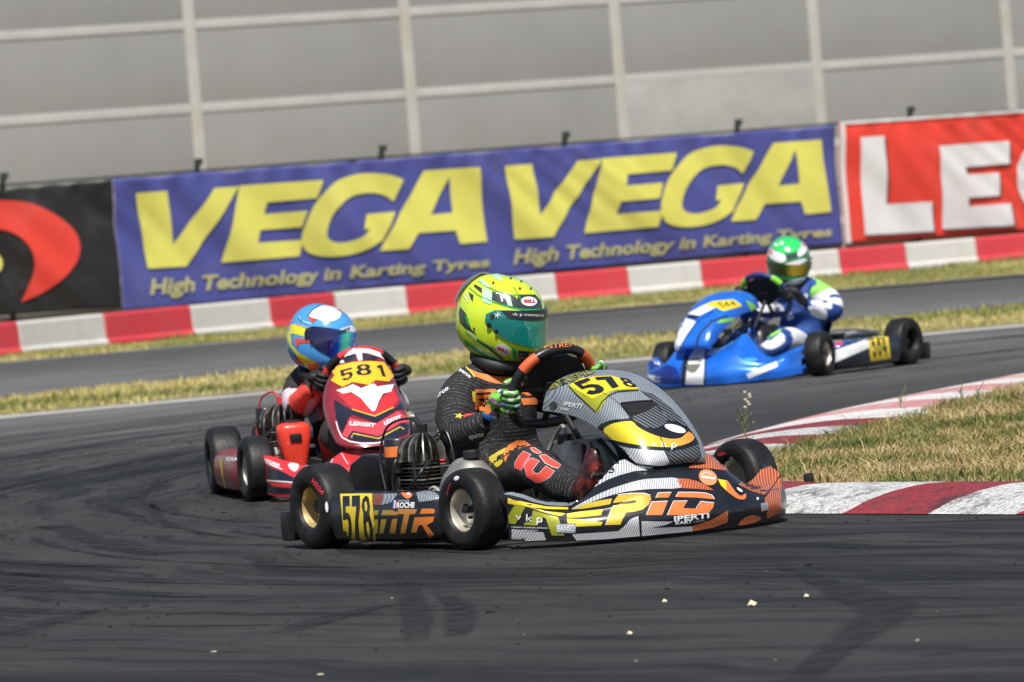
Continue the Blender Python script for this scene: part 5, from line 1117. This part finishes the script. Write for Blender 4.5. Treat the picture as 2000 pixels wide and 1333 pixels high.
stick(N, 'duct_surround', BLKG, Z5([sm([(705, 752), (790, 695), (900, 665), (1055, 655), (1010, 585), (955, 505), (1000, 492), (1300, 470), (1420, 600), (1500, 680), (1640, 715), (1720, 790), (1790, 900), (1785, 945), (1650, 990), (1420, 1008), (1150, 985), (900, 930), (800, 880)], 2)]), 0)
stick(N, 'fade_band', FADE1, Z5([sm([(780, 770), (820, 735), (900, 705), (1075, 688), (1130, 740), (1210, 790), (1300, 830), (1400, 862), (1520, 880), (1620, 862), (1690, 800), (1755, 862), (1700, 920), (1560, 962), (1420, 970), (1200, 950), (1000, 915), (860, 878), (790, 825)], 2)]), 1)
stick(N, 'dark_twill_panel', TWD, Z5([[(1075, 640), (1180, 600), (1330, 520), (1480, 655), (1440, 720), (1345, 765), (1240, 755), (1130, 705)]]), 1)
stick(N, 'duct_shade_print', mat('duct_shadow_black', (.004, .004, .004), .9), Z5([[(960, 502), (1300, 474), (1335, 520), (1250, 575), (1180, 605), (1060, 612)]]), 2)  # flat black print: the shade inside the duct is painted, no hollow
stick(N, 'duct_lip', BLKG, Z5([strip([(955, 500), (1130, 480), (1305, 472)], 14)]), 5, thick=.006)
stick(N, 'oval_print', GRYP if False else WHT, Z5([ell(1545, 770, 118, 38, 16)]), 2)
stick(N, 'twill_panel', TWW, Z5([[(902, 948), (1050, 975), (1250, 1000), (1425, 1008), (1508, 1168), (1350, 1165), (1200, 1150), (1090, 1115), (1000, 1045)]]), 1)
stick(N, 'dark_twill_panel', TWD, Z5([[(1428, 1010), (1600, 1008), (1800, 935), (1822, 1030), (1780, 1105), (1700, 1140), (1600, 1165), (1512, 1170)]]), 1)
stick(N, 'dark_twill_panel', TWD, Z5([[(1165, 350), (1300, 395), (1450, 500), (1600, 640), (1690, 750), (1600, 715), (1490, 665), (1400, 560), (1310, 470)]]), 1)
stick(N, 'letter', WHT, Z5([text_in('v k p', [(1285, 900), (1562, 905), (1558, 1000), (1290, 985)], .0)]), 3, 6)
stick(N, 'seam', BLKG, Z5([strip([(430, 210), (600, 290), (770, 385), (900, 460), (1000, 560), (1080, 680), (1200, 780)], 4), strip([(1385, 860), (1440, 1000), (1508, 1168)], 8)]), 4)
stick(N, 'bolt', BLKG, Z5([ell(232, 512, 38, 44, 30), ell(335, 262, 34, 30, 30)]), 2)
stick(N, 'trim', BLKG, Z5([strip([(75, 560), (90, 592), (250, 605), (400, 630), (560, 690), (700, 775), (800, 870), (900, 960), (980, 1060), (1060, 1120), (1200, 1165), (1500, 1180), (1700, 1160), (1790, 1100), (1820, 1040)], 12)]), 3)
# --- side pod 578
N = podA
stick(N, 'number_plate', YEL, Z3([[(455, 632), (727, 630), (745, 860), (762, 1062), (495, 1068)]]), 0)
stick(N, 'number', BLKG, Z3([[(478, 652), (538, 650), (540, 732), (506, 735), (506, 790), (528, 792), (545, 825), (555, 880), (556, 975), (543, 1035), (515, 1047), (490, 1012), (482, 945), (508, 945), (514, 985), (528, 985), (530, 872), (518, 838), (505, 850), (482, 850)], [(556, 650), (626, 647), (628, 738), (613, 860), (622, 1040), (586, 1040), (584, 870), (594, 735), (558, 738)], ('H', [(640, 735), (648, 680), (672, 648), (700, 662), (713, 735), (706, 800), (726, 870), (740, 950), (732, 1022), (705, 1048), (680, 1030), (662, 960), (655, 870), (655, 800)], [(664, 700), (680, 692), (690, 738), (683, 782), (668, 770)], [(678, 872), (694, 860), (710, 930), (709, 990), (696, 1000), (683, 950)])]), 1)
stick(N, 'twill_panel', TWB, Z3([[(725, 632), (822, 632), (812, 725), (727, 725)]])); stick(N, 'twill_panel', TWS, Z3([[(822, 632), (940, 630), (915, 680), (880, 708), (812, 725)], [(1098, 622), (1170, 604), (1250, 612), (1302, 655), (1290, 672), (1220, 690), (1125, 700)]]))
stick(N, 'letter', FADE3, Z3([[(747, 770), (787, 770), (774, 812), (734, 812)], [(738, 848), (778, 848), (776, 966), (734, 966)], [(818, 768), (900, 768), (946, 790), (942, 812), (806, 812)], [(806, 846), (850, 846), (824, 966), (788, 966)], [(898, 846), (942, 840), (926, 966), (874, 966)], [(948, 757), (1112, 762), (1092, 802), (1046, 802), (1010, 966), (964, 966), (1000, 802), (938, 802)], [(1150, 755), (1250, 757), (1260, 775), (1252, 796), (1132, 802)], [(1088, 830), (1254, 824), (1244, 866), (1190, 896), (1252, 972), (1216, 1006), (1150, 892), (1122, 900), (1104, 958), (1058, 958)]]))
stick(N, 'letter', WHT, Z3([text_in('ROCHE', [(940, 702), (1092, 702), (1088, 750), (936, 752)], .05)]), 1, 6); stick(N, 'letter', GRYP, Z3([text_in('RAPHAEL', [(952, 682), (1050, 682), (1048, 700), (950, 700)], .04)]), 1, 6)
stick(N, 'flag', BLUP, Z3([[(908, 688), (918, 686), (912, 754), (902, 754)]]), 1); stick(N, 'flag', WHT, Z3([[(918, 686), (929, 686), (923, 754), (912, 754)]]), 1); stick(N, 'flag', REDP, Z3([[(929, 686), (940, 686), (934, 754), (923, 754)]]), 1)
stick(N, 'eye_print', ORG, Z3([sm([(975, 622), (1060, 630), (1062, 655), (1030, 672), (995, 655)], 3)]), 0); stick(N, 'eye_highlight', WHT, Z3([ell(1036, 633, 14, 12)]), 1)
stick(N, 'twill_panel', WHT, Z3([strip([(600, 594), (800, 590), (990, 600)], 9)]), 0)
# --- tyre prints
def wheel_at(k, x, y): return k[(x, y)]
stick(wheel_at(TA, 0, -.51), 'letter', RTXT, Z3([text_in('VEGA', [(228, 494), (330, 628), (298, 640), (198, 515)], .05)]), 0, 6)
stick(wheel_at(TA, 0, -.51), 'tyre_label', WHT, Z3([ell(341, 742, 13, 46, -4)]), 0); stick(wheel_at(TA, .95, -.51), 'tyre_label', WHT, Z3([ell(1444, 498, 24, 17, -28)]), 0)
stick(wheel_at(TA, .95, -.51), 'letter', RTXT, Z3([strip([(1365, 640), (1372, 590), (1392, 540)], 7)]), 0)
stick(wheel_at(TA, .95, .51), 'letter', RTXT, Z7([text_in('GA', [(1085, 165), (1180, 145), (1195, 190), (1080, 212)], .05)]), 0, 6); stick(wheel_at(TA, .95, .51), 'tyre_label', WHT, Z7([ell(1268, 260, 26, 50, -32)]), 0)
en = [o for o in kA.children if o.name.startswith('engine')][0]; stc = [o for o in en.children if o.name.startswith('starter_cover')][0]
mb = MB(); e0 = Vector((.315, -.305, 0)); mb.lathe([(.0455, .070), (.0455, .104)], 24, Matrix.Translation(e0+Vector((-.075, -.05, .215))) @ Matrix.Rotation(PI/2, 4, 'X')); mb.build('orange_band', ORG, stc)
# --- leading driver's suit
B = dA['body']
stick(B, 'orange_panel', CLO, Z4([[(450, 0), (540, 40), (700, 75), (850, 80), (845, 150), (700, 140), (590, 105), (500, 70)], [(512, 195), (705, 192), (695, 260), (690, 380), (600, 400), (510, 382)], [(940, 130), (1060, 110), (1060, 170), (1010, 190), (940, 180)], [(930, 220), (1100, 210), (1105, 245), (1000, 255)], [(935, 280), (1110, 270), (1100, 335), (960, 340)]]))
stick(B, 'yellow_panel', CLY, Z4([strip([(430, -10), (470, 30), (510, 80)], 14), [(482, 215), (510, 215), (512, 320), (490, 310)]]), 1)
stick(B, 'dark_bar', SUITB, Z4([[(520, 225), (665, 220), (650, 240), (520, 248)], [(540, 280), (690, 275), (640, 350), (585, 360), (560, 300)]]), 1)
stick(B, 'leg_letter', CLY, Z4([sm([(640, 830), (700, 790), (800, 735), (775, 790), (725, 812), (715, 850), (775, 850), (760, 890), (715, 922), (690, 890), (660, 870)], 2)]))
stick(B, 'leg_letter', CLO, Z4([[(778, 765), (830, 705), (900, 668), (970, 668), (1040, 722), (985, 728), (890, 762), (842, 792), (815, 830), (800, 875), (780, 830)]]))
RL = [[(888, 878), (925, 820), (965, 772), (1032, 802), (985, 870), (940, 952), (888, 925)], [(972, 905), (1005, 860), (1040, 835), (1112, 862), (1050, 940), (1062, 975), (1110, 980), (1170, 912), (1252, 958), (1210, 1010), (1125, 1062), (1080, 1058), (1000, 1005)], [(1112, 812), (1165, 805), (1230, 850), (1312, 902), (1285, 930), (1230, 915), (1165, 880)], [(1030, 745), (1065, 742), (1135, 790), (1100, 792), (1055, 775)]]
stick(B, 'leg_letter_edge', CLW, Z4([strip(l+[l[0]], 9) for l in RL]), 0); stick(B, 'leg_letter', CLR, Z4(RL), 1)
stick(B, 'letter', CLW, Z4([text_in('sparco', [(100, 285), (262, 170), (275, 205), (110, 330)], .03)]), 0, 6); stick(B, 'letter', CLW, Z4([text_in('sparco', [(360, -15), (478, 75), (462, 105), (345, 15)], .03)]), 0, 6)
stick(B, 'letter', CLW, Z4([text_in('K', [(112, 165), (180, 140), (195, 200), (125, 225)], .06)]), 0, 6); stick(B, 'badge', CLR, Z4([[(178, 110), (232, 72), (245, 112), (190, 150)]]), 0)
stick(B, 'letter', CLW, Z4([text_in('sparco', [(455, 625), (590, 600), (595, 645), (465, 672)], .02)]), 0, 6); stick(B, 'star_print', CLY, Z4([[(320, 420), (350, 432), (375, 415), (380, 435), (405, 440), (382, 452), (385, 475), (360, 455), (330, 462), (345, 440)]]), 0); stick(B, 'star_print', CLR, Z4([strip([(410, 445), (500, 412)], 26)]), 0)
if dA['gR']:
    stick(dA['gR'], 'cuff_print', mat('blue_glove_print', (.03, .16, .55), .6), Z4([sm([(560, 430), (640, 410), (700, 500), (690, 560), (600, 570), (555, 500)], 3)]), 0); stick(dA['gR'], 'cuff_print', CLO, Z4([sm([(600, 350), (650, 340), (660, 400), (625, 430), (600, 390)], 3)]), 1)
    stick(dA['gR'], 'knuckle_badge', mat('pink_glove_print', (.65, .10, .25), .6), Z4([sm([(805, 170), (850, 150), (925, 210), (930, 265), (890, 265), (820, 210)], 3)]), 1)
# steering wheel word
stick(swA, 'letter', ORG, Z1([text_in('INTREPID', [(1190, 805), (1575, 780), (1570, 815), (1200, 848)], .0)]), 0, 6)
# --- lime helmet
H = dA['helmet']
GD = mat('dark_helmet_print', (.035, .045, .045), .2, coat=1); GG = mat('green_helmet_print', (.01, .36, .07), .2, coat=1); GP = mat('pale_green_helmet_print', (.45, .75, .50), .2, coat=1); OV = mat('white_badge', (.75, .75, .75), .3, coat=.5); OR_ = mat('red_badge_letters', (.55, .02, .03), .3)
stick(H, 'dark_print', GD, Z1([[(948, 325), (1110, 325), (1165, 385), (1180, 462), (1000, 468), (900, 445), (930, 400)], [(700, 292), (800, 320), (925, 348), (985, 462), (860, 440), (690, 378)], [(530, 225), (600, 265), (600, 315), (520, 250)], [(470, 300), (520, 330), (512, 400), (485, 350)], [(390, 440), (450, 510), (470, 580), (500, 660), (560, 720), (440, 650), (385, 590), (378, 500)], [(545, 735), (800, 935), (795, 952), (540, 760)]]))
stick(H, 'green_print', GG, Z1([strip([(560, 190), (640, 250), (760, 300), (900, 335), (945, 325)], 9), strip([(480, 260), (560, 330), (700, 395), (880, 450), (1000, 470), (1180, 470)], 10), [(440, 520), (475, 560), (480, 640), (455, 600)], [(885, 830), (930, 850), (940, 960), (900, 930)], strip([(440, 680), (600, 780), (800, 900)], 12), [(430, 760), (560, 850), (800, 970), (780, 985), (560, 880), (440, 800)], strip([(900, 250), (945, 330), (990, 400)], 8)]), 1)
stick(H, 'pale_print', GP, Z1([[(612, 255), (700, 300), (692, 425), (605, 392)], [(815, 322), (870, 348), (895, 440), (848, 430)], [(560, 195), (600, 180), (700, 260), (640, 255)], [(520, 800), (660, 880), (800, 950), (770, 965), (540, 850)], sm([(700, 140), (760, 130), (800, 190), (760, 190)], 3)]), 1)
stick(H, 'white_print', OV, Z1([strip([(735, 315), (780, 320), (795, 395)], 14), strip([(430, 330), (470, 400)], 8), strip([(445, 300), (490, 370)], 8)]), 2)
stick(H, 'badge', OV, Z1([ell(1050, 393, 76, 45, 4), ell(804, 851, 78, 46, 22)]), 2); stick(H, 'letter', OR_, Z1([text_in('BELL', [(1002, 375), (1108, 378), (1106, 408), (1002, 406)], .05), text_in('BELL', [(755, 818), (858, 862), (848, 890), (745, 846)], .05)]), 3, 6)
stick(H, 'letter', OV, Z1([text_in('ROCHE', [(478, 672), (560, 745), (552, 765), (468, 690)], .03)]), 2, 6)
stick(H, 'vent_hole', GD, Z1([ell(710, 215, 12, 11), ell(875, 172, 12, 8), ell(975, 202, 11, 8), ell(962, 270, 12, 11), ell(1065, 270, 11, 9), ell(527, 653, 10, 13), ell(948, 434, 12, 14)]), 2)
stick(H, 'chin_vent', BLK, Z1([[(915, 768), (1025, 785), (1030, 808), (985, 803), (935, 785)], [(1162, 785), (1198, 768), (1195, 790), (1160, 808)]]), 2)
stick(H, 'chin_mesh', GD, Z1([[(945, 862), (1050, 872), (1040, 990), (950, 940)]]), 1)
stick(dA['visor'], 'letter', OV, Z1([text_in('vk p monaco', [(890, 500), (1185, 508), (1185, 548), (895, 535)], .0), strip([(720, 515), (785, 525)], 7), strip([(752, 488), (755, 550)], 7), strip([(730, 540), (775, 498)], 7)]), 3, 6)
patch(H, 'rear_spoiler', mat('smoke_spoiler', (.16, .17, .16), .2, coat=.6), [[(145, 12), (142, 40), (150, 58), (180, 62), (210, 58), (218, 40), (215, 12), (180, 20)]], .010, .006)
# --- red kart
ZR = Z(3.174, 390, 580); ZRl = Z(4.348, 390, 780); ZRh = Z(6.06, 540, 580); N = nasR
stick(N, 'white_print', WHT, ZR([[(800, 405), (835, 372), (880, 345), (960, 322), (1050, 325), (1130, 350), (1170, 385), (1165, 405), (1120, 378), (1040, 350), (1005, 348), (1008, 395), (985, 398), (968, 352), (880, 378), (900, 410), (875, 415), (862, 392), (825, 420)]]), 1)
stick(N, 'dark_window', NAVY, ZR([[(872, 378), (966, 356), (970, 393), (892, 412)], [(1006, 352), (1110, 374), (1085, 397), (1008, 392)]]), 0)
stick(N, 'number_plate', mat('amber_print', (.85, .45, .02), .35, coat=.3), ZR([[(815, 522), (838, 490), (815, 458), (860, 430), (950, 408), (1060, 402), (1140, 408), (1165, 445), (1180, 462), (1208, 487), (1172, 528), (1090, 520), (1050, 550), (950, 532), (885, 562)]]), 2)
stick(N, 'number', NAVY, ZR([digit('5', [(866, 462), (948, 440), (952, 505), (888, 532)]), digit('8', [(968, 426), (1058, 418), (1068, 488), (972, 494)]), digit('1', [(1080, 425), (1140, 425), (1165, 505), (1105, 490)])]), 3)
stick(N, 'red_print', REDP, ZR([[(855, 600), (940, 600), (1010, 640), (1070, 715), (1095, 710), (1130, 630), (1200, 570), (1235, 640), (1200, 682), (1085, 735), (950, 700)]]), 0)
stick(N, 'white_print', WHT, ZR([[(848, 582), (910, 562), (950, 545), (1000, 570), (1080, 540), (1100, 560), (1205, 543), (1185, 590), (1135, 602), (1110, 650), (1090, 705), (1072, 714), (1040, 680), (1000, 630), (940, 592), (890, 602)]]), 1)
stick(N, 'chevron', NAVY, ZR([[(832, 640), (950, 708), (1085, 748), (1215, 690), (1262, 640), (1275, 700), (1220, 702), (1095, 782), (950, 732), (925, 745), (885, 850), (848, 760)], [(912, 872), (945, 838), (1108, 872), (1255, 785), (1300, 795), (1285, 850), (1180, 890), (1050, 902), (950, 895)]]), 1)
stick(N, 'red_band', mat('rose_print', (.62, .06, .08), .3, coat=.5), ZR([[(885, 858), (930, 755), (1090, 790), (1230, 712), (1305, 765), (1300, 785), (1250, 782), (1108, 866), (950, 832), (915, 876)]]), 1)
stick(N, 'gold_line', CLY, ZR([strip([(942, 878), (952, 852), (1108, 884), (1240, 812), (1265, 825)], 6), strip([(945, 702), (1085, 745), (1200, 690)], 6)]), 3)
stick(N, 'letter', WHT, ZR([text_in('LEXGIT', [(932, 775), (1092, 790), (1085, 812), (930, 800)], .04), text_in('LEXGIT', [(1140, 775), (1245, 735), (1250, 762), (1145, 802)], .04)]), 3, 6)
stick(N, 'edge_trim', WHT, ZR([strip([(848, 775), (862, 830), (885, 875), (930, 900), (1000, 912), (1090, 910), (1180, 895)], 7)]), 2)
N = noseR
stick(N, 'navy_panel', NAVY, ZRl([[(948, 490), (1032, 380), (1132, 520), (1095, 562), (1000, 545)], [(425, 510), (560, 570), (700, 615), (830, 682), (960, 640), (1100, 590), (1060, 640), (880, 730), (830, 712), (600, 680), (430, 640)], [(455, 680), (560, 690), (580, 790), (640, 800), (900, 800), (900, 770), (620, 740), (480, 660)]]))
stick(N, 'white_panel', WHT, ZRl([[(862, 518), (940, 488), (1075, 565), (960, 572)], sm([(750, 560), (830, 530), (838, 590), (800, 618)], 3), strip([(1040, 370), (1130, 520), (1100, 565)], 8), strip([(1090, 330), (1180, 420), (1260, 555)], 6), strip([(420, 560), (440, 690), (470, 810), (560, 825)], 8), strip([(425, 455), (560, 540), (700, 600)], 6), strip([(575, 690), (760, 705), (880, 722)], 10), [(1140, 300), (1190, 330), (1200, 420), (1130, 370)]]), 1)
stick(N, 'letter', WHT, ZRl([text_in('ECOSTORM', [(468, 475), (680, 555), (672, 580), (462, 498)], .03)]), 1, 6)
stick(podR, 'yellow_stripe', CLY, ZRl([strip([(180, 510), (195, 640), (225, 780)], 14)])); stick(podR, 'letter', WHT, ZRl([text_in('IDEA', [(230, 495), (325, 495), (325, 525), (230, 525)], .03)]), 0, 6)
B = dR['body']
stick(B, 'white_panel', mat('pale_pink_cloth', (.62, .48, .55), .7), ZR([[(640, 735), (670, 650), (720, 610), (765, 700), (760, 760), (690, 790)]])); stick(B, 'red_panel', CLR, ZR([[(690, 540), (780, 520), (850, 560), (850, 740), (770, 760), (712, 640)], [(600, 560), (660, 545), (700, 600), (660, 650), (610, 640)]]))
stick(B, 'white_panel', CLW, ZR([[(1280, 640), (1325, 660), (1330, 745), (1305, 740)]]))
H = dR['helmet']; HY = mat('yellow_helmet_print', (.75, .72, .02), .15, coat=1); HRD = mat('red_helmet_print', (.75, .06, .03), .15, coat=1); HWH = mat('white_helmet_print', (.75, .76, .78), .15, coat=1); HPK = mat('pink_helmet_print', (.70, .25, .22), .2, coat=1)
stick(H, 'yellow_print', HY, ZRh([[(105, 380), (130, 345), (230, 318), (405, 378), (330, 472), (212, 440), (175, 440), (180, 560), (262, 660), (480, 780), (505, 840), (430, 895), (300, 770), (170, 600), (110, 440)]]))
stick(H, 'white_print', HWH, ZRh([sm([(385, 230), (450, 150), (560, 110), (700, 130), (765, 200), (720, 270), (580, 305), (500, 270)], 3), [(548, 480), (700, 400), (885, 338), (935, 378), (912, 432), (700, 500), (590, 532)]]), 1)
stick(H, 'red_print', HRD, ZRh([[(220, 490), (330, 500), (540, 520), (430, 552), (275, 540), (252, 610)], [(365, 235), (480, 270), (430, 315)], [(660, 112), (740, 130), (778, 190), (740, 175)], [(215, 700), (270, 730), (320, 800), (260, 780)]]), 2)
stick(H, 'orange_print', ORG, ZRh([[(355, 800), (505, 780), (510, 850), (425, 900)]]), 2)
stick(H, 'pink_line', HPK, ZRh([strip([(230, 325), (400, 385), (600, 368)], 10), [(180, 290), (215, 270), (130, 340), (112, 372)], [(430, 540), (545, 480), (590, 525), (560, 530)]]), 2)
stick(H, 'letter', NAVY, ZRh([text_in('LEXGIT', [(672, 425), (865, 362), (872, 402), (662, 478)], .05)]), 3, 6); stick(dR['visor'], 'letter', NAVY, ZRh([text_in('LEXGIT', [(672, 425), (865, 362), (872, 402), (662, 478)], .05)]), 3, 6)
stick(H, 'green_line', GP, ZRh([strip([(270, 240), (300, 290), (420, 325)], 12)]), 2); stick(H, 'dark_line', GD, ZRh([strip([(370, 240), (430, 160), (520, 108)], 9), strip([(262, 250), (310, 300)], 10), strip([(215, 440), (180, 445), (205, 570)], 6)]), 3)
# --- blue kart
ZB = Z(3.333, 1220, 440); ZB2 = Z(6.664, 1240, 560); ZB3 = Z(6.664, 1400, 440); N = nasB
stick(N, 'white_panel', WHT, ZB2([[(660, 412), (795, 460), (680, 620), (568, 822), (368, 815), (480, 600)], [(685, 358), (900, 240), (1060, 268), (840, 382)]])); stick(N, 'duct_shade_print', BLK, ZB2([[(680, 370), (850, 385), (800, 425), (700, 410)]]), 1)  # black slot is flat colour standing in for the shade of an opening
stick(N, 'number_plate', YEL, ZB2([[(900, 242), (1020, 195), (1280, 172), (1385, 235), (1380, 260), (1150, 322), (1050, 272)]]), 1); stick(N, 'number', BLKG, ZB2(number('564', [(1060, 215), (1290, 190), (1330, 240), (1120, 285)])), 2)
stick(N, 'green_panel', LGRN, ZB2([[(1440, 178), (1530, 215), (1590, 280), (1612, 360), (1600, 440), (1520, 440), (1515, 320)], [(1060, 480), (1120, 430), (1250, 408), (1430, 415), (1250, 455)]])); stick(N, 'dark_edge', NAVY, ZB2([strip([(800, 770), (840, 620), (1000, 450), (1200, 385)], 26), strip([(560, 820), (800, 470), (1020, 320)], 12)]), 0)
N = noseB
stick(N, 'white_panel', WHT, ZB2([[(850, 660), (950, 640), (915, 900), (890, 1275), (655, 1270), (700, 950)]])); stick(N, 'dark_stripe', NAVY, ZB2([strip([(955, 640), (920, 900), (905, 1270)], 22), [(650, 880), (700, 900), (655, 1275), (600, 1275), (610, 1050)]]), 1); stick(N, 'emblem', mat('grey_emblem', (.16, .16, .14), .4), ZB2([sm([(680, 980), (780, 930), (870, 960), (850, 1040), (780, 1120), (690, 1100)], 3)]), 2)
stick(N, 'white_panel', WHT, ZB2([[(1450, 1140), (1840, 975), (1862, 1040), (1480, 1200)], [(235, 955), (320, 990), (330, 1030), (250, 1000)], [(150, 1140), (325, 1180), (325, 1250), (230, 1225)]]))
stick(N, 'dark_blue_panel', BLUD, ZB2([sm([(60, 900), (180, 900), (330, 1000), (520, 1050), (590, 1180), (560, 1260), (330, 1250), (150, 1120)], 2)]))
stick(N, 'painted_sheen', mat('painted_sheen_blue', (.08, .42, .85), .15, .2, coat=1), ZB2([sm([(1000, 690), (1180, 680), (1300, 720), (1200, 760), (1050, 760)], 2), sm([(1420, 940), (1560, 930), (1600, 960), (1480, 1000)], 2)]))  # bright reflections on the nose painted as pale blue patches
N = podB
stick(N, 'white_panel', WHT, ZB([[(1335, 825), (1585, 740), (1602, 795), (1368, 895)]])); stick(N, 'blue_panel', BLUP, ZB([[(1330, 770), (1360, 730), (1570, 690), (1578, 730), (1370, 800)]])); stick(N, 'red_print', REDP, ZB([[(1365, 760), (1420, 745), (1425, 775), (1370, 795)]]), 1)
stick(N, 'number_plate', YEL, ZB([[(1578, 682), (1705, 665), (1732, 868), (1600, 888)]]), 1); stick(N, 'number', BLKG, ZB(number('564', [(1592, 705), (1692, 688), (1714, 845), (1612, 865)], .08)), 2)
B = dB['body']
stick(B, 'white_panel', CLW, ZB3([sm([(1230, 960), (1300, 880), (1400, 850), (1480, 960), (1500, 1080), (1440, 1090), (1340, 1050), (1240, 1040)], 2), sm([(1195, 1060), (1330, 1065), (1430, 1110), (1420, 1230), (1300, 1200), (1220, 1140)], 2), sm([(1080, 960), (1150, 900), (1190, 900), (1150, 1010), (1100, 1060)], 2), sm([(560, 1210), (700, 1160), (740, 1200), (680, 1260), (580, 1250)], 2), sm([(660, 1030), (740, 990), (860, 1060), (870, 1150), (800, 1170), (720, 1110)], 2), [(900, 1180), (950, 1110), (1010, 1210), (930, 1250)]]))
stick(B, 'green_panel', CLG, ZB3([sm([(1210, 850), (1290, 785), (1380, 830), (1400, 860), (1290, 890), (1230, 950)], 2)]), 1)
stick(B, 'white_panel', CLW, ZB([sm([(865, 760), (900, 735), (950, 755), (1020, 700), (1045, 760), (960, 810), (905, 795)], 2)])); stick(B, 'green_panel', CLG, ZB([[(900, 740), (1010, 680), (1020, 695), (910, 755)]]), 1)
H = dB['helmet']; HG2 = mat('bright_green_helmet_print', (.03, .60, .12), .15, coat=1)
stick(H, 'white_print', HWH, ZB3([sm([(640, 260), (720, 180), (760, 200), (700, 270), (760, 340), (880, 380), (900, 460), (830, 490), (700, 430), (640, 360)], 2), sm([(1050, 350), (1100, 270), (1090, 220), (1160, 270), (1175, 330), (1110, 400), (1060, 410)], 2), [(785, 540), (900, 500), (1150, 430), (1175, 460), (1050, 530), (880, 592), (820, 580)], sm([(905, 740), (1030, 705), (1180, 670), (1200, 695), (1150, 780), (1060, 815), (930, 800)], 2)]))
stick(H, 'green_print', HG2, ZB3([ell(900, 255, 200, 112, 3)]), 1); stick(H, 'vent', HWH, ZB3([ell(912, 312, 28, 26), ell(845, 240, 22, 24), ell(775, 258, 26, 18)]), 2); stick(H, 'badge', GD, ZB3([[(890, 395), (1035, 365), (1045, 420), (920, 445)]]), 1); stick(H, 'pink_print', HPK, ZB3([ell(700, 345, 32, 34), ell(1120, 250, 22, 30)]), 1)
tk = [o for o in kA.children if o.name.startswith('fuel_tank')][0]
stick(tk, 'round_badge', BLKG, Z4([ell(1075, 470, 66, 62)])); stick(tk, 'letter', WHT, Z4([text_in('BANSO', [(1030, 480), (1130, 485), (1128, 508), (1032, 502)], .03), strip([(1060, 460), (1085, 430), (1100, 462)], 8)]), 1)
print('objects', len(bpy.data.objects))
